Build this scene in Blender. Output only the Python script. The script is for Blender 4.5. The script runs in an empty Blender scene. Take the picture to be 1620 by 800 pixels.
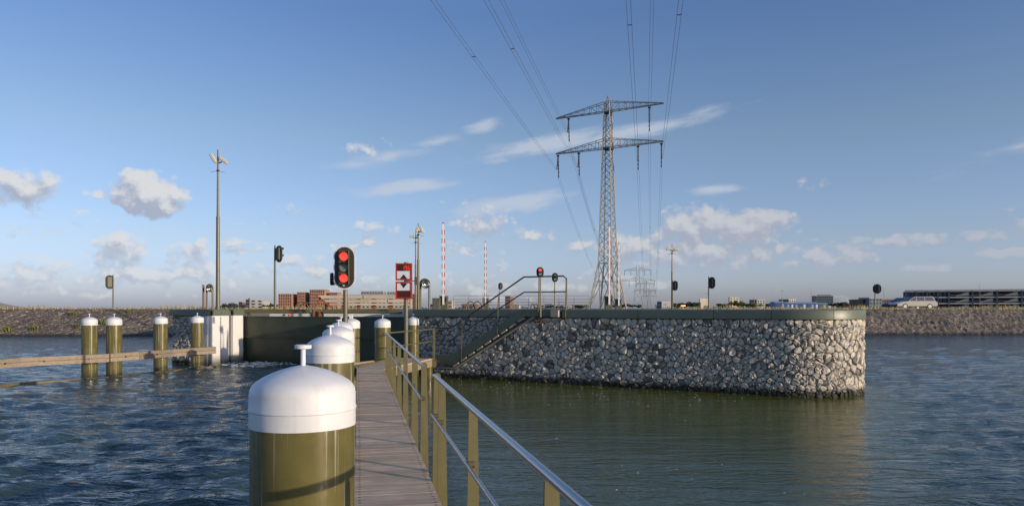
import bpy, bmesh, math, random
import numpy as np
from mathutils import Vector, Matrix, Quaternion

R = math.radians
C = bpy.context.scene.collection
SC = bpy.context.scene
F = 1150.0          # focal length in photo pixels (1620 wide)
E = 2.5             # eye height above the water
HY = 488.0          # row of the horizon

def P(x, y, Z):     # photo pixel at a known depth -> world point
    return Vector(((x - 810) / F * Z, Z, E - (y - HY) / F * Z))
def PX(x, Z): return (x - 810) / F * Z
def PZ(y, Z): return E - (y - HY) / F * Z

# ------------------------------------------------------------------ camera
cam_d = bpy.data.cameras.new('camera'); cam = bpy.data.objects.new('camera', cam_d); C.objects.link(cam)
cam.location = (0, 0, E); cam.rotation_euler = (R(90), 0, 0)
cam_d.sensor_width = 36; cam_d.lens = 36 * F / 1620
cam_d.shift_y = (HY - 400) / 1620
cam_d.clip_start = 0.05; cam_d.clip_end = 20000
SC.camera = cam

# ------------------------------------------------------------------ sun, sky
SUN_EL = R(7.5); SUN_AZ = R(121.5)
S = Vector((math.sin(SUN_AZ) * math.cos(SUN_EL), math.cos(SUN_AZ) * math.cos(SUN_EL), math.sin(SUN_EL)))
sun_d = bpy.data.lights.new('sun', 'SUN'); sun = bpy.data.objects.new('sun', sun_d); C.objects.link(sun)
sun_d.energy = 3.5; sun_d.angle = R(0.5); sun_d.color = (1.0, 0.84, 0.64)
sun.rotation_euler = (-S).to_track_quat('-Z', 'Y').to_euler(); sun.location = (30, -20, 30)

SC.view_settings.view_transform = 'Standard'; SC.view_settings.look = 'None'
SC.view_settings.exposure = 0.06; SC.view_settings.gamma = 1
SKY_STRENGTH = 0.15

world = bpy.data.worlds.new('World'); SC.world = world; world.use_nodes = True
def build_world():
    nt = world.node_tree; N = nt.nodes; L = nt.links; N.clear()
    out = N.new('ShaderNodeOutputWorld'); bg = N.new('ShaderNodeBackground'); L.new(bg.outputs[0], out.inputs[0])
    bg.inputs[1].default_value = SKY_STRENGTH
    sky = N.new('ShaderNodeTexSky'); sky.sky_type = 'NISHITA'; sky.sun_disc = False
    sky.sun_elevation = SUN_EL; sky.sun_rotation = SUN_AZ
    sky.air_density = 1.0; sky.dust_density = 0.6; sky.ozone_density = 2.2
    tc = N.new('ShaderNodeTexCoord')
    sep = N.new('ShaderNodeSeparateXYZ'); L.new(tc.outputs['Generated'], sep.inputs[0])
    def M(op, a, b=None, c=None):
        n = N.new('ShaderNodeMath'); n.operation = op
        for i, v in enumerate((a, b, c)):
            if v is None: continue
            if isinstance(v, (int, float)): n.inputs[i].default_value = v
            else: L.new(v, n.inputs[i])
        return n.outputs[0]
    x, y, z = sep.outputs
    az = M('ARCTAN2', x, y)
    hyp = M('SQRT', M('ADD', M('MULTIPLY', x, x), M('MULTIPLY', y, y)))
    el = M('ARCTAN2', z, hyp)
    cmb = N.new('ShaderNodeCombineXYZ'); L.new(az, cmb.inputs[0]); L.new(el, cmb.inputs[1])
    # clouds: direction of the centre, half sizes, strength, tilt (all as angles on the sky)
    cum = [(238,306,62,36,1.5,0),(210,318,38,22,1.2,0),(30,292,85,38,.85,0),(190,392,60,30,.85,0),(305,398,42,26,.65,0),
           (45,412,48,12,.55,0),(230,434,260,30,.66,0),(20,440,130,20,.55,0),(130,462,300,12,.45,0),(390,398,60,10,.45,0),
           (585,236,55,24,.38,0),(470,335,60,18,.35,0),(768,358,65,24,.66,0),(575,357,80,15,.42,0),
           (848,373,45,16,.5,0),(750,398,55,12,.5,0),(1105,355,75,34,1.0,0),(1185,362,85,32,1.05,0),(1100,402,140,32,.85,0),(1000,396,70,30,.75,0),
           (1312,412,105,17,.68,0),(1455,424,62,10,.6,0),(1598,400,62,13,1.1,0),
           (930,388,40,16,.55,0),(640,450,180,20,.42,0),(880,455,140,18,.4,0)]
    cir = [(865,228,120,16,1.0,10),(1000,205,150,15,.8,9),(640,298,85,12,1.05,8),(815,322,105,17,1.0,9),(620,246,70,12,.7,12),(760,203,34,12,.8,15),
           (560,262,50,9,.6,8),(685,224,60,9,.55,8),(1130,301,40,8,.8,2),(1600,236,110,18,.38,14)]
    def warp(vec, scale, amt):
        n = N.new('ShaderNodeTexNoise'); n.inputs['Scale'].default_value = scale; n.inputs['Detail'].default_value = 5
        L.new(vec, n.inputs['Vector'])
        s = N.new('ShaderNodeVectorMath'); s.operation = 'SUBTRACT'; L.new(n.outputs['Color'], s.inputs[0]); s.inputs[1].default_value = (.5,.5,.5)
        m = N.new('ShaderNodeVectorMath'); m.operation = 'MULTIPLY_ADD'; L.new(s.outputs[0], m.inputs[0]); m.inputs[1].default_value = (amt, amt*.7, 0); L.new(vec, m.inputs[2])
        return m.outputs[0]
    def mask(vec, lst):
        acc = None
        for cx, cy, rx, ry, st, rot in lst:
            a = math.atan((cx - 810) / F); e = math.atan((HY - cy) / F * math.cos(a))
            mp = N.new('ShaderNodeMapping'); mp.vector_type = 'TEXTURE'
            mp.inputs['Location'].default_value = (a, e, 0); mp.inputs['Rotation'].default_value = (0, 0, R(rot))
            mp.inputs['Scale'].default_value = (rx / F * math.cos(a)**2, ry / F * math.cos(a), 1)
            L.new(vec, mp.inputs['Vector'])
            ln = N.new('ShaderNodeVectorMath'); ln.operation = 'LENGTH'; L.new(mp.outputs[0], ln.inputs[0])
            v = M('MULTIPLY', M('SUBTRACT', 1.25, ln.outputs['Value']), st)
            acc = v if acc is None else M('MAXIMUM', acc, v)
        return acc
    def fbm(vec, scale, detail, sy=1.0, rough=.6):
        mp = N.new('ShaderNodeMapping'); mp.inputs['Scale'].default_value = (1, sy, 1); L.new(vec, mp.inputs['Vector'])
        n = N.new('ShaderNodeTexNoise'); n.noise_dimensions = '2D'; n.inputs['Scale'].default_value = scale; n.inputs['Detail'].default_value = detail
        n.inputs['Roughness'].default_value = rough; L.new(mp.outputs[0], n.inputs['Vector'])
        return n.outputs['Fac']
    def ss(v, a, b):
        n = N.new('ShaderNodeMapRange'); n.interpolation_type = 'SMOOTHSTEP'
        L.new(v, n.inputs['Value']); n.inputs['From Min'].default_value = a; n.inputs['From Max'].default_value = b
        return n.outputs[0]
    base = cmb.outputs[0]
    def cumulus(off):
        if off:
            o = N.new('ShaderNodeVectorMath'); o.operation = 'ADD'; L.new(base, o.inputs[0]); o.inputs[1].default_value = off; v = o.outputs[0]
        else: v = base
        w = warp(v, 22, .035)
        m = mask(w, cum)
        # a weak belt of small clouds all round the horizon
        belt = M('MULTIPLY', ss(fbm(v, 6, 4, 3.2), .47, .70), ss(el, .24, .05))
        m = M('MAXIMUM', m, M('MULTIPLY', belt, .62))
        m = M('SUBTRACT', m, M('MULTIPLY', ss(m, .26, .0), .45))      # no stray puffs in the clear sky
        vo = N.new('ShaderNodeTexVoronoi'); vo.voronoi_dimensions = '2D'; vo.feature = 'F1'; vo.inputs['Scale'].default_value = 40; vo.inputs['Detail'].default_value = 2; L.new(w, vo.inputs['Vector'])
        d = M('ADD', m, M('MULTIPLY', M('SUBTRACT', fbm(v, 38, 8, 1.4, .62), .5), 1.15)); d = M('ADD', d, M('MULTIPLY', M('SUBTRACT', .64, vo.outputs['Distance']), .50))
        return d
    d0 = cumulus(None); d1 = cumulus((0.005, 0.011, 0))
    dens = ss(d0, .16, .70)
    lit = ss(M('SUBTRACT', d0, d1), -.30, .50)
    cw = warp(base, 9, .03)
    cm = mask(cw, cir)
    mp2 = N.new('ShaderNodeMapping'); mp2.inputs['Rotation'].default_value = (0, 0, R(-10)); L.new(base, mp2.inputs['Vector'])
    cfb = fbm(mp2.outputs[0], 14, 8, 4.5, .65)
    cd = M('MULTIPLY', ss(M('ADD', cm, M('MULTIPLY', M('SUBTRACT', cfb, .5), 1.3)), .05, 1.0), .72)
    sd = N.new('ShaderNodeVectorMath'); sd.operation = 'DOT_PRODUCT'; L.new(tc.outputs['Generated'], sd.inputs[0]); sd.inputs[1].default_value = tuple(-S)
    lit = M('MULTIPLY', lit, M('ADD', .25, M('MULTIPLY', ss(sd.outputs['Value'], -.15, .75), .75)))     # clouds across from the sun are lit full on the side we see
    def rgb(c):
        n = N.new('ShaderNodeRGB'); n.outputs[0].default_value = (*c, 1); return n.outputs[0]
    def mix(f, a, b):
        n = N.new('ShaderNodeMix'); n.data_type = 'RGBA'; L.new(f, n.inputs[0]); L.new(a, n.inputs[6]); L.new(b, n.inputs[7]); return n.outputs[2]
    k = 1 / SKY_STRENGTH
    # colour balance of the clear air by height above the horizon, the same all the way round
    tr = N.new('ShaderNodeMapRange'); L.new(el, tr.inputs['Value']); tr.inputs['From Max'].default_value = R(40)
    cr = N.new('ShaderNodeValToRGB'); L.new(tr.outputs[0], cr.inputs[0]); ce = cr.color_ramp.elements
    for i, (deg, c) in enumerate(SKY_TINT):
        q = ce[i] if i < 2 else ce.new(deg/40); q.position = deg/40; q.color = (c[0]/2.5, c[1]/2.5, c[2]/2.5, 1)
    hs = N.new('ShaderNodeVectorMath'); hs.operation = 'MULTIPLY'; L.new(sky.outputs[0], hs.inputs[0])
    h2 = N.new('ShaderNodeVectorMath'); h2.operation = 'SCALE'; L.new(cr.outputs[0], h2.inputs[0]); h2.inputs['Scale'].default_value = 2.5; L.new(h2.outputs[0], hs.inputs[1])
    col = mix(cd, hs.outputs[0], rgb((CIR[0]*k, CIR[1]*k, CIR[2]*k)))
    ccol = mix(lit, rgb((CSH[0]*k, CSH[1]*k, CSH[2]*k)), rgb((CLT[0]*k, CLT[1]*k, CLT[2]*k)))
    # far clouds low on the sky fade into the pale air
    fade = ss(el, -.01, .11)
    dd = M('MULTIPLY', M('MULTIPLY', dens, .88), M('ADD', .5, M('MULTIPLY', fade, .5)))
    col = mix(dd, col, ccol)
    L.new(col, bg.inputs[0])
SKY_TINT = ((0,(.76,.97,2.40)),(2,(.95,1.06,2.05)),(5,(1.08,1.04,1.50)),(13,(1.17,1.07,1.22)),(22,(.92,.96,1.27)),(40,(1.45,1.46,1.82)))  # last stop brightens the sky above the view for added fill light
CIR = (.52, .57, .66); CSH = (.37, .40, .49); CLT = (.70, .69, .685)
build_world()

# ------------------------------------------------------------------ helpers
class MB:
    """collects shapes; build() links them as one mesh object"""
    def __init__(s): s.v = []; s.f = []; s.m = []
    def add(s, vs, fs, m=0):
        o = len(s.v); s.v += [tuple(p) for p in vs]
        for f in fs: s.f.append(tuple(i + o for i in f)); s.m.append(m)
    def box(s, c, d, rz=0, m=0):
        cx, cy, cz = c; hx, hy, hz = d[0]/2, d[1]/2, d[2]/2; k, q = math.cos(rz), math.sin(rz)
        vs = []
        for z in (-hz, hz):
            for x, y in ((-hx,-hy),(hx,-hy),(hx,hy),(-hx,hy)): vs.append((cx + x*k - y*q, cy + x*q + y*k, cz + z))
        s.add(vs, [(3,2,1,0),(4,5,6,7),(0,1,5,4),(1,2,6,5),(2,3,7,6),(3,0,4,7)], m)
    def bar(s, a, b, w, h, m=0, up=(0,0,1)):
        a = Vector(a); b = Vector(b); d = (b - a).normalized(); up = Vector(up)
        if abs(d.dot(up)) > .98: up = Vector((1,0,0))
        x = d.cross(up).normalized(); y = x.cross(d)
        vs = [p + x*sx*w/2 + y*sy*h/2 for p in (a, b) for sx, sy in ((-1,-1),(1,-1),(1,1),(-1,1))]
        s.add(vs, [(0,1,2,3),(7,6,5,4),(0,4,5,1),(1,5,6,2),(2,6,7,3),(3,7,4,0)], m)
    def tube(s, pts, r, n=8, m=0, cap=True):
        pts = [Vector(p) for p in pts]; rs = r if isinstance(r, (list, tuple)) else [r]*len(pts)
        prev = None; vs = []
        for i, p in enumerate(pts):
            d = (pts[min(i+1, len(pts)-1)] - pts[max(i-1, 0)]).normalized()
            if prev is None:
                up = Vector((0,0,1)) if abs(d.z) < .95 else Vector((1,0,0))
                x = d.cross(up).normalized()
            else: x = (prev - d*prev.dot(d)).normalized()
            prev = x; y = d.cross(x)
            for k in range(n):
                a = 2*math.pi*k/n; vs.append(p + (x*math.cos(a) + y*math.sin(a))*rs[i])
        fs = []
        for i in range(len(pts)-1):
            for k in range(n):
                k2 = (k+1) % n; fs.append((i*n+k, i*n+k2, (i+1)*n+k2, (i+1)*n+k))
        if cap: fs.append(tuple(range(n-1, -1, -1))); fs.append(tuple((len(pts)-1)*n + k for k in range(n)))
        s.add(vs, fs, m)
    def lathe(s, prof, n=24, c=(0,0,0), m=0):
        vs = []; fs = []
        for r, z in prof:
            for k in range(n):
                a = 2*math.pi*k/n; vs.append((c[0] + r*math.cos(a), c[1] + r*math.sin(a), c[2] + z))
        for i in range(len(prof)-1):
            for k in range(n):
                k2 = (k+1) % n; fs.append((i*n+k, i*n+k2, (i+1)*n+k2, (i+1)*n+k))
        fs.append(tuple(range(n-1, -1, -1))); fs.append(tuple((len(prof)-1)*n + k for k in range(n)))
        s.add(vs, fs, m)
    def ext(s, poly, o, A, B, Nn, d0, d1, m=0):
        """polygon (a,b) in the frame o,A,B, extruded along Nn from d0 to d1"""
        o, A, B, Nn = Vector(o), Vector(A), Vector(B), Vector(Nn); n = len(poly)
        vs = [o + A*a + B*b + Nn*d0 for a, b in poly] + [o + A*a + B*b + Nn*d1 for a, b in poly]
        fs = [tuple(range(n)), tuple(range(2*n-1, n-1, -1))] + [(i, (i+1) % n, n + (i+1) % n, n + i) for i in range(n)]
        s.add(vs, fs, m)
    def mesh(s, name, mats, smooth=None, bevel=0):
        me = bpy.data.meshes.new(name); me.from_pydata(s.v, [], s.f)
        for mt in (mats if isinstance(mats, (list, tuple)) else [mats]): me.materials.append(mt)
        me.polygons.foreach_set('material_index', s.m)
        bm = bmesh.new(); bm.from_mesh(me); bmesh.ops.recalc_face_normals(bm, faces=bm.faces)
        if bevel: bmesh.ops.bevel(bm, geom=bm.edges[:], offset=bevel, segments=1, affect='EDGES', clamp_overlap=True)
        bm.to_mesh(me); bm.free()
        if smooth is not None:
            me.shade_smooth(); me.set_sharp_from_angle(angle=R(smooth))
        return me
    def build(s, name, mats, parent=None, loc=(0,0,0), smooth=None, bevel=0, **kw):
        return link(name, s.mesh(name, mats, smooth, bevel), parent, loc, **kw)

def link(name, me, parent=None, loc=(0,0,0), rot=None, scale=None, **kw):
    o = bpy.data.objects.new(name, me); C.objects.link(o); o.parent = parent; o.location = loc
    if rot is not None: o.rotation_euler = rot
    if scale is not None: o.scale = scale
    for k, v in kw.items(): o[k] = v
    return o
def thing(name, label, cat, loc=(0,0,0), rz=0, group=None):
    o = bpy.data.objects.new(name, None); C.objects.link(o); o.location = loc; o.rotation_euler = (0,0,rz)
    o.empty_display_size = .2
    o['label'] = label; o['category'] = cat
    if group: o['group'] = group
    return o
def copy_tree(o, parent=None):
    c = o.copy(); C.objects.link(c); c.parent = parent
    for ch in list(o.children): copy_tree(ch, c)
    return c
def tag(o, label, cat, group=None):
    o['label'] = label; o['category'] = cat
    if group: o['group'] = group
    return o
def oval(w, h, n=10):           # stadium outline, centre 0
    r = w/2; k = h/2 - r; p = []
    for i in range(n+1): a = math.pi*i/n; p.append((r*math.cos(a), k + r*math.sin(a)))
    for i in range(n+1): a = math.pi + math.pi*i/n; p.append((r*math.cos(a), -k + r*math.sin(a)))
    return p
def disc(r, n=14): return [(r*math.cos(2*math.pi*i/n), r*math.sin(2*math.pi*i/n)) for i in range(n)]

# ------------------------------------------------------------------ materials
def mat(name, col, rough=.5, metal=0, var=.15, vs=3.0, bump=0, bs=30, stretch=(1,1,1), wet=None, streak=None, emit=None, spec=.5, tint=None, rnd=0):
    m = bpy.data.materials.new(name); m.use_nodes = True; nt = m.node_tree; N = nt.nodes; L = nt.links
    b = N['Principled BSDF']; b.inputs['Roughness'].default_value = rough; b.inputs['Metallic'].default_value = metal
    b.inputs['Specular IOR Level'].default_value = spec
    geo = N.new('ShaderNodeNewGeometry')
    mp = N.new('ShaderNodeMapping'); mp.inputs['Scale'].default_value = stretch; L.new(geo.outputs['Position'], mp.inputs['Vector'])
    n = N.new('ShaderNodeTexNoise'); n.inputs['Scale'].default_value = vs; n.inputs['Detail'].default_value = 6; n.inputs['Roughness'].default_value = .65
    L.new(mp.outputs[0], n.inputs['Vector'])
    cr = N.new('ShaderNodeMix'); cr.data_type = 'RGBA'
    lo = tuple(c*(1-var) for c in col); hi = tuple(min(1, c*(1+var)) for c in (tint or col))
    cr.inputs[6].default_value = (*lo, 1); cr.inputs[7].default_value = (*hi, 1)
    mr = N.new('ShaderNodeMapRange'); mr.inputs['From Min'].default_value = .3; mr.inputs['From Max'].default_value = .7
    L.new(n.outputs['Fac'], mr.inputs['Value']); L.new(mr.outputs[0], cr.inputs[0]); c = cr.outputs[2]
    if rnd:
        oi = N.new('ShaderNodeObjectInfo'); mm = N.new('ShaderNodeMapRange'); L.new(oi.outputs['Random'], mm.inputs['Value'])
        mm.inputs['To Min'].default_value = 1 - rnd; mm.inputs['To Max'].default_value = 1 + rnd
        vm = N.new('ShaderNodeVectorMath'); vm.operation = 'SCALE'; L.new(c, vm.inputs[0]); L.new(mm.outputs[0], vm.inputs['Scale']); c = vm.outputs[0]
    def over(c, fac, colr):
        x = N.new('ShaderNodeMix'); x.data_type = 'RGBA'; L.new(fac, x.inputs[0]); L.new(c, x.inputs[6]); x.inputs[7].default_value = (*colr, 1); return x.outputs[2]
    if streak:
        sc, th, scol, amt = streak
        m2 = N.new('ShaderNodeMapping'); m2.inputs['Scale'].default_value = (sc, sc, .8); L.new(geo.outputs['Position'], m2.inputs['Vector'])
        n2 = N.new('ShaderNodeTexNoise'); n2.inputs['Scale'].default_value = 1; n2.inputs['Detail'].default_value = 4; L.new(m2.outputs[0], n2.inputs['Vector'])
        r2 = N.new('ShaderNodeMapRange'); r2.inputs['From Min'].default_value = th; r2.inputs['From Max'].default_value = th + .1; r2.inputs['To Max'].default_value = amt
        L.new(n2.outputs['Fac'], r2.inputs['Value']); c = over(c, r2.outputs[0], scol)
    if wet:
        z0, z1, wcol = wet
        sp = N.new('ShaderNodeSeparateXYZ'); L.new(geo.outputs['Position'], sp.inputs[0])
        ad = N.new('ShaderNodeMath'); ad.operation = 'MULTIPLY_ADD'; L.new(n.outputs['Fac'], ad.inputs[0]); ad.inputs[1].default_value = -.35; L.new(sp.outputs[2], ad.inputs[2])
        r3 = N.new('ShaderNodeMapRange'); r3.inputs['From Min'].default_value = z0 - .17; r3.inputs['From Max'].default_value = z1 - .17
        r3.inputs['To Min'].default_value = .9; r3.inputs['To Max'].default_value = 0; L.new(ad.outputs[0], r3.inputs['Value']); c = over(c, r3.outputs[0], wcol)
    L.new(c, b.inputs['Base Color'])
    if bump:
        n3 = N.new('ShaderNodeTexNoise'); n3.inputs['Scale'].default_value = bs; n3.inputs['Detail'].default_value = 5; L.new(mp.outputs[0], n3.inputs['Vector'])
        bp = N.new('ShaderNodeBump'); bp.inputs['Strength'].default_value = 1; bp.inputs['Distance'].default_value = bump
        L.new(n3.outputs['Fac'], bp.inputs['Height']); L.new(bp.outputs[0], b.inputs['Normal'])
    if emit:
        b.inputs['Emission Color'].default_value = (*emit[0], 1); b.inputs['Emission Strength'].default_value = emit[1]
    return m

WETC = (.025, .028, .014)
M_ = dict(
  pile = mat('pile_paint', (.132,.114,.036), .22, var=.24, vs=3.2, streak=(42,.575,(.42,.40,.30),.75), wet=(.02,.30,(.06,.055,.03)), bump=.0005, bs=6),
  white = mat('white_paint', (.71,.71,.695), .48, var=.06, vs=5, bump=.0015, bs=14, streak=(16,.60,(.58,.56,.49),.28)),
  olive = mat('olive_paint', (.140,.125,.055), .38, var=.12, vs=5),
  darkgreen = mat('dark_green_paint', (.052,.066,.042), .34, spec=.35, var=.22, vs=1.3, wet=(.0,.35,WETC), streak=(5,.60,(.075,.07,.045),.5)),
  coping = mat('coping_paint', (.125,.145,.100), .40, var=.12, vs=1.2, spec=.45, streak=(3.0,.68,(.16,.16,.13),.5)),
  steel = mat('brushed_steel', (.36,.365,.37), .25, metal=.9, var=.1, vs=20),
  railpaint = mat('brown_rail_paint', (.10,.08,.045), .4, var=.15, vs=6),
  pole = mat('pole_paint', (.15,.13,.075), .36, var=.12, vs=3),
  black = mat('black_paint', (.018,.019,.018), .45, var=.2),
  board = mat('signal_board', (.045,.045,.032), .5, var=.15),
  redon = mat('lit_red_lens', (.6,.03,.02), .3, var=0, emit=((1,.075,.045), 1.0)),
  lensoff = mat('grey_lens', (.20,.20,.17), .25, var=.1),
  cream = mat('cream_housing', (.62,.57,.42), .5, var=.08),
  lens = mat('lamp_reflector', (.75,.70,.55), .12, metal=1.0, var=.1, vs=20),
  redpaint = mat('red_paint', (.46,.028,.018), .4, var=.12, vs=6),
  led = mat('led_digits', (.6,.02,.01), .4, emit=((1,.03,.015), 1.1)),
  ledoff = mat('dark_red_display', (.07,.012,.010), .35, var=.25, vs=30),
  signwhite = mat('sign_white', (.74,.75,.77), .5, var=.05),
  whitewall = mat('white_concrete', (.78,.76,.71), .8, var=.06, vs=1.5, bump=.004, bs=12, streak=(4,.62,(.45,.42,.34),.45), wet=(.1,.5,(.09,.085,.045))),
  concrete = mat('concrete', (.30,.28,.24), .85, var=.18, vs=3, bump=.005, bs=14),
  mortar = mat('mortar', (.13,.122,.10), .95, var=.3, vs=8, bump=.01, bs=20, wet=(.05,.3,(.012,.013,.008))),
  wood = mat('weathered_timber', (.30,.235,.165), .75, var=.28, vs=3.0, stretch=(.6,3,7), bump=.004, bs=22, rnd=.2),
  palewood = mat('pale_timber', (.56,.48,.37), .8, var=.25, vs=1.2, stretch=(.4,3,6), rnd=.15),
  wetwood = mat('wet_timber', (.12,.095,.045), .5, var=.3, vs=2, rnd=.2),
  bolt = mat('dark_bolt', (.06,.05,.04), .55, metal=.6),
  rust = mat('rusty_steel', (.26,.11,.045), .8, var=.3, vs=14),
  rope = mat('red_rope', (.16,.03,.02), .8),
  lattice = mat('galvanised_lattice', (.27,.255,.20), .55, metal=.15, var=.12),
  insul = mat('brown_insulator', (.07,.055,.05), .35),
  cable = mat('aluminium_cable', (.16,.16,.17), .5, metal=.3),
  cabinet = mat('cabinet_green', (.105,.105,.062), .5, var=.12),
  bandred = mat('barrier_red', (.45,.028,.014), .45), bandwhite = mat('barrier_white', (.78,.77,.74), .45),
  ground = mat('quay_paving', (.20,.185,.155), .9, var=.2, vs=2, bump=.006, bs=20),
  land = mat('dry_grassland', (.16,.14,.075), .95, var=.35, vs=.15),
  sand = mat('sand', (.40,.33,.22), .95, var=.15, vs=.8, bump=.02, bs=5),
  grass = mat('dry_grass', (.42,.34,.15), .9, var=.35, vs=1.5), plant = mat('green_plant', (.17,.17,.045), .8, var=.35, vs=4),
  leafd = mat('dark_leaves', (.045,.06,.025), .9, var=.4, vs=.3), leafy = mat('yellow_leaves', (.17,.16,.035), .9, var=.35, vs=.3),
  bark = mat('bark', (.09,.07,.05), .9),
  brick = mat('red_brick_wall', (.42,.205,.125), .85, var=.18, vs=.25), brickb = mat('brown_brick_wall', (.20,.115,.085), .85, var=.2, vs=.25),
  pale = mat('pale_render', (.42,.37,.29), .85, var=.1, vs=.2), greyb = mat('grey_render', (.27,.27,.27), .85, var=.1, vs=.2),
  teal = mat('teal_cladding', (.13,.17,.18), .7, var=.12, vs=.2), blueshed = mat('blue_cladding', (.035,.12,.36), .5, var=.25, vs=.2),
  roofpale = mat('pale_roof', (.40,.41,.43), .7, var=.1), greens = mat('green_cladding', (.10,.16,.12), .7), glass = mat('dark_window', (.03,.035,.045), .15, var=.3, vs=.3),
  bluesteel = mat('blue_steel', (.085,.105,.145), .5, var=.15), redbox = mat('container_red', (.30,.035,.025), .6),
  slab = mat('pale_concrete_edge', (.66,.65,.62), .8, var=.1, vs=.3), rampc = mat('sunlit_ramp_tint', (.62,.52,.34), .8, var=.1, vs=.3),
  carglass = mat('car_window_sky_tint', (.10,.12,.15), .12, var=.1), boardb = mat('black_board', (.016,.017,.015), .6), deckbolt = mat('deck_bolt', (.012,.010,.009), .7),  # car side glass lightened bluish in place of the sky it reflects
  silver = mat('silver_car_paint', (.50,.46,.41), .3, metal=.1, var=.05), bluecar = mat('blue_car_paint', (.02,.04,.14), .25, var=.1),
  tyre = mat('tyre_rubber', (.02,.02,.02), .8), rim = mat('wheel_rim', (.55,.54,.52), .4, metal=.4), chrome = mat('headlamp', (.6,.6,.6), .15, metal=.5),
  foam = mat('foam_white', (.62,.63,.60), .8), amber = mat('amber_lamp', (.8,.3,.05), .4, emit=((1,.42,.12), 3.0)),
)

def plank_mat():
    m = mat('deck_timber', (.67,.46,.275), .72, var=.16, vs=3.5, stretch=(1,1,1), rnd=.16)
    nt = m.node_tree; N = nt.nodes; L = nt.links; b = N['Principled BSDF']
    tc = N.new('ShaderNodeTexCoord')
    mp = N.new('ShaderNodeMapping'); mp.inputs['Scale'].default_value = (1.2, 70, 1); L.new(tc.outputs['Object'], mp.inputs['Vector'])
    oi = N.new('ShaderNodeObjectInfo'); vm = N.new('ShaderNodeVectorMath'); vm.operation = 'MULTIPLY_ADD'
    L.new(oi.outputs['Random'], vm.inputs[0]); vm.inputs[1].default_value = (50,50,50); L.new(mp.outputs[0], vm.inputs[2])
    n = N.new('ShaderNodeTexNoise'); n.inputs['Scale'].default_value = 1; n.inputs['Detail'].default_value = 6; L.new(vm.outputs[0], n.inputs['Vector'])
    bp = N.new('ShaderNodeBump'); bp.inputs['Distance'].default_value = .004; L.new(n.outputs['Fac'], bp.inputs['Height']); L.new(bp.outputs[0], b.inputs['Normal'])
    src = b.inputs['Base Color'].links[0].from_socket
    mm = N.new('ShaderNodeMapRange'); mm.inputs['From Min'].default_value = .3; mm.inputs['From Max'].default_value = .7; mm.inputs['To Min'].default_value = .68; mm.inputs['To Max'].default_value = 1.25
    L.new(n.outputs['Fac'], mm.inputs['Value'])
    sc = N.new('ShaderNodeVectorMath'); sc.operation = 'SCALE'; L.new(src, sc.inputs[0]); L.new(mm.outputs[0], sc.inputs['Scale']); L.new(sc.outputs[0], b.inputs['Base Color'])
    return m
M_['deck'] = plank_mat()

def stone_mat():
    m = bpy.data.materials.new('cobble_stone'); m.use_nodes = True; nt = m.node_tree; N = nt.nodes; L = nt.links
    b = N['Principled BSDF']; b.inputs['Roughness'].default_value = .8; b.inputs['Specular IOR Level'].default_value = .35
    geo = N.new('ShaderNodeNewGeometry'); oi = N.new('ShaderNodeObjectInfo')
    ad = N.new('ShaderNodeMath'); ad.operation = 'ADD'; L.new(oi.outputs['Random'], ad.inputs[0]); L.new(geo.outputs['Random Per Island'], ad.inputs[1])
    fr = N.new('ShaderNodeMath'); fr.operation = 'FRACT'; L.new(ad.outputs[0], fr.inputs[0])
    cr = N.new('ShaderNodeValToRGB'); cr.color_ramp.interpolation = 'LINEAR'
    e = cr.color_ramp.elements; e[0].position = 0; e[0].color = (.16,.15,.13,1); e[1].position = 1; e[1].color = (.66,.585,.46,1)
    for p, c in ((.12,(.20,.185,.16,1)),(.2,(.44,.40,.34,1)),(.45,(.56,.51,.43,1)),(.6,(.62,.54,.42,1)),(.8,(.50,.47,.42,1))):
        q = e.new(p); q.color = c
    L.new(fr.outputs[0], cr.inputs[0])
    n = N.new('ShaderNodeTexNoise'); n.inputs['Scale'].default_value = 11; n.inputs['Detail'].default_value = 7; n.inputs['Roughness'].default_value = .7; L.new(geo.outputs['Position'], n.inputs['Vector'])
    mr = N.new('ShaderNodeMapRange'); mr.inputs['From Min'].default_value = .3; mr.inputs['From Max'].default_value = .7; mr.inputs['To Min'].default_value = .55; mr.inputs['To Max'].default_value = 1.38
    L.new(n.outputs['Fac'], mr.inputs['Value'])
    sc = N.new('ShaderNodeVectorMath'); sc.operation = 'SCALE'; L.new(cr.outputs[0], sc.inputs[0]); L.new(mr.outputs[0], sc.inputs['Scale'])
    sp = N.new('ShaderNodeSeparateXYZ'); L.new(geo.outputs['Position'], sp.inputs[0])
    a2 = N.new('ShaderNodeMath'); a2.operation = 'MULTIPLY_ADD'; L.new(n.outputs['Fac'], a2.inputs[0]); a2.inputs[1].default_value = -.3; L.new(sp.outputs[2], a2.inputs[2])
    r3 = N.new('ShaderNodeMapRange'); r3.inputs['From Min'].default_value = -.03; r3.inputs['From Max'].default_value = .12; r3.inputs['To Min'].default_value = .92; r3.inputs['To Max'].default_value = 0
    L.new(a2.outputs[0], r3.inputs['Value'])
    mx = N.new('ShaderNodeMix'); mx.data_type = 'RGBA'; L.new(r3.outputs[0], mx.inputs[0]); L.new(sc.outputs[0], mx.inputs[6]); mx.inputs[7].default_value = (.022,.024,.013,1)
    L.new(mx.outputs[2], b.inputs['Base Color'])
    n3 = N.new('ShaderNodeTexNoise'); n3.inputs['Scale'].default_value = 15; n3.inputs['Detail'].default_value = 7; L.new(geo.outputs['Position'], n3.inputs['Vector'])
    bp = N.new('ShaderNodeBump'); bp.inputs['Distance'].default_value = .024; bp.inputs['Strength'].default_value = 1; L.new(n3.outputs['Fac'], bp.inputs['Height']); L.new(bp.outputs[0], b.inputs['Normal'])
    return m
M_['stone'] = stone_mat()

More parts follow.
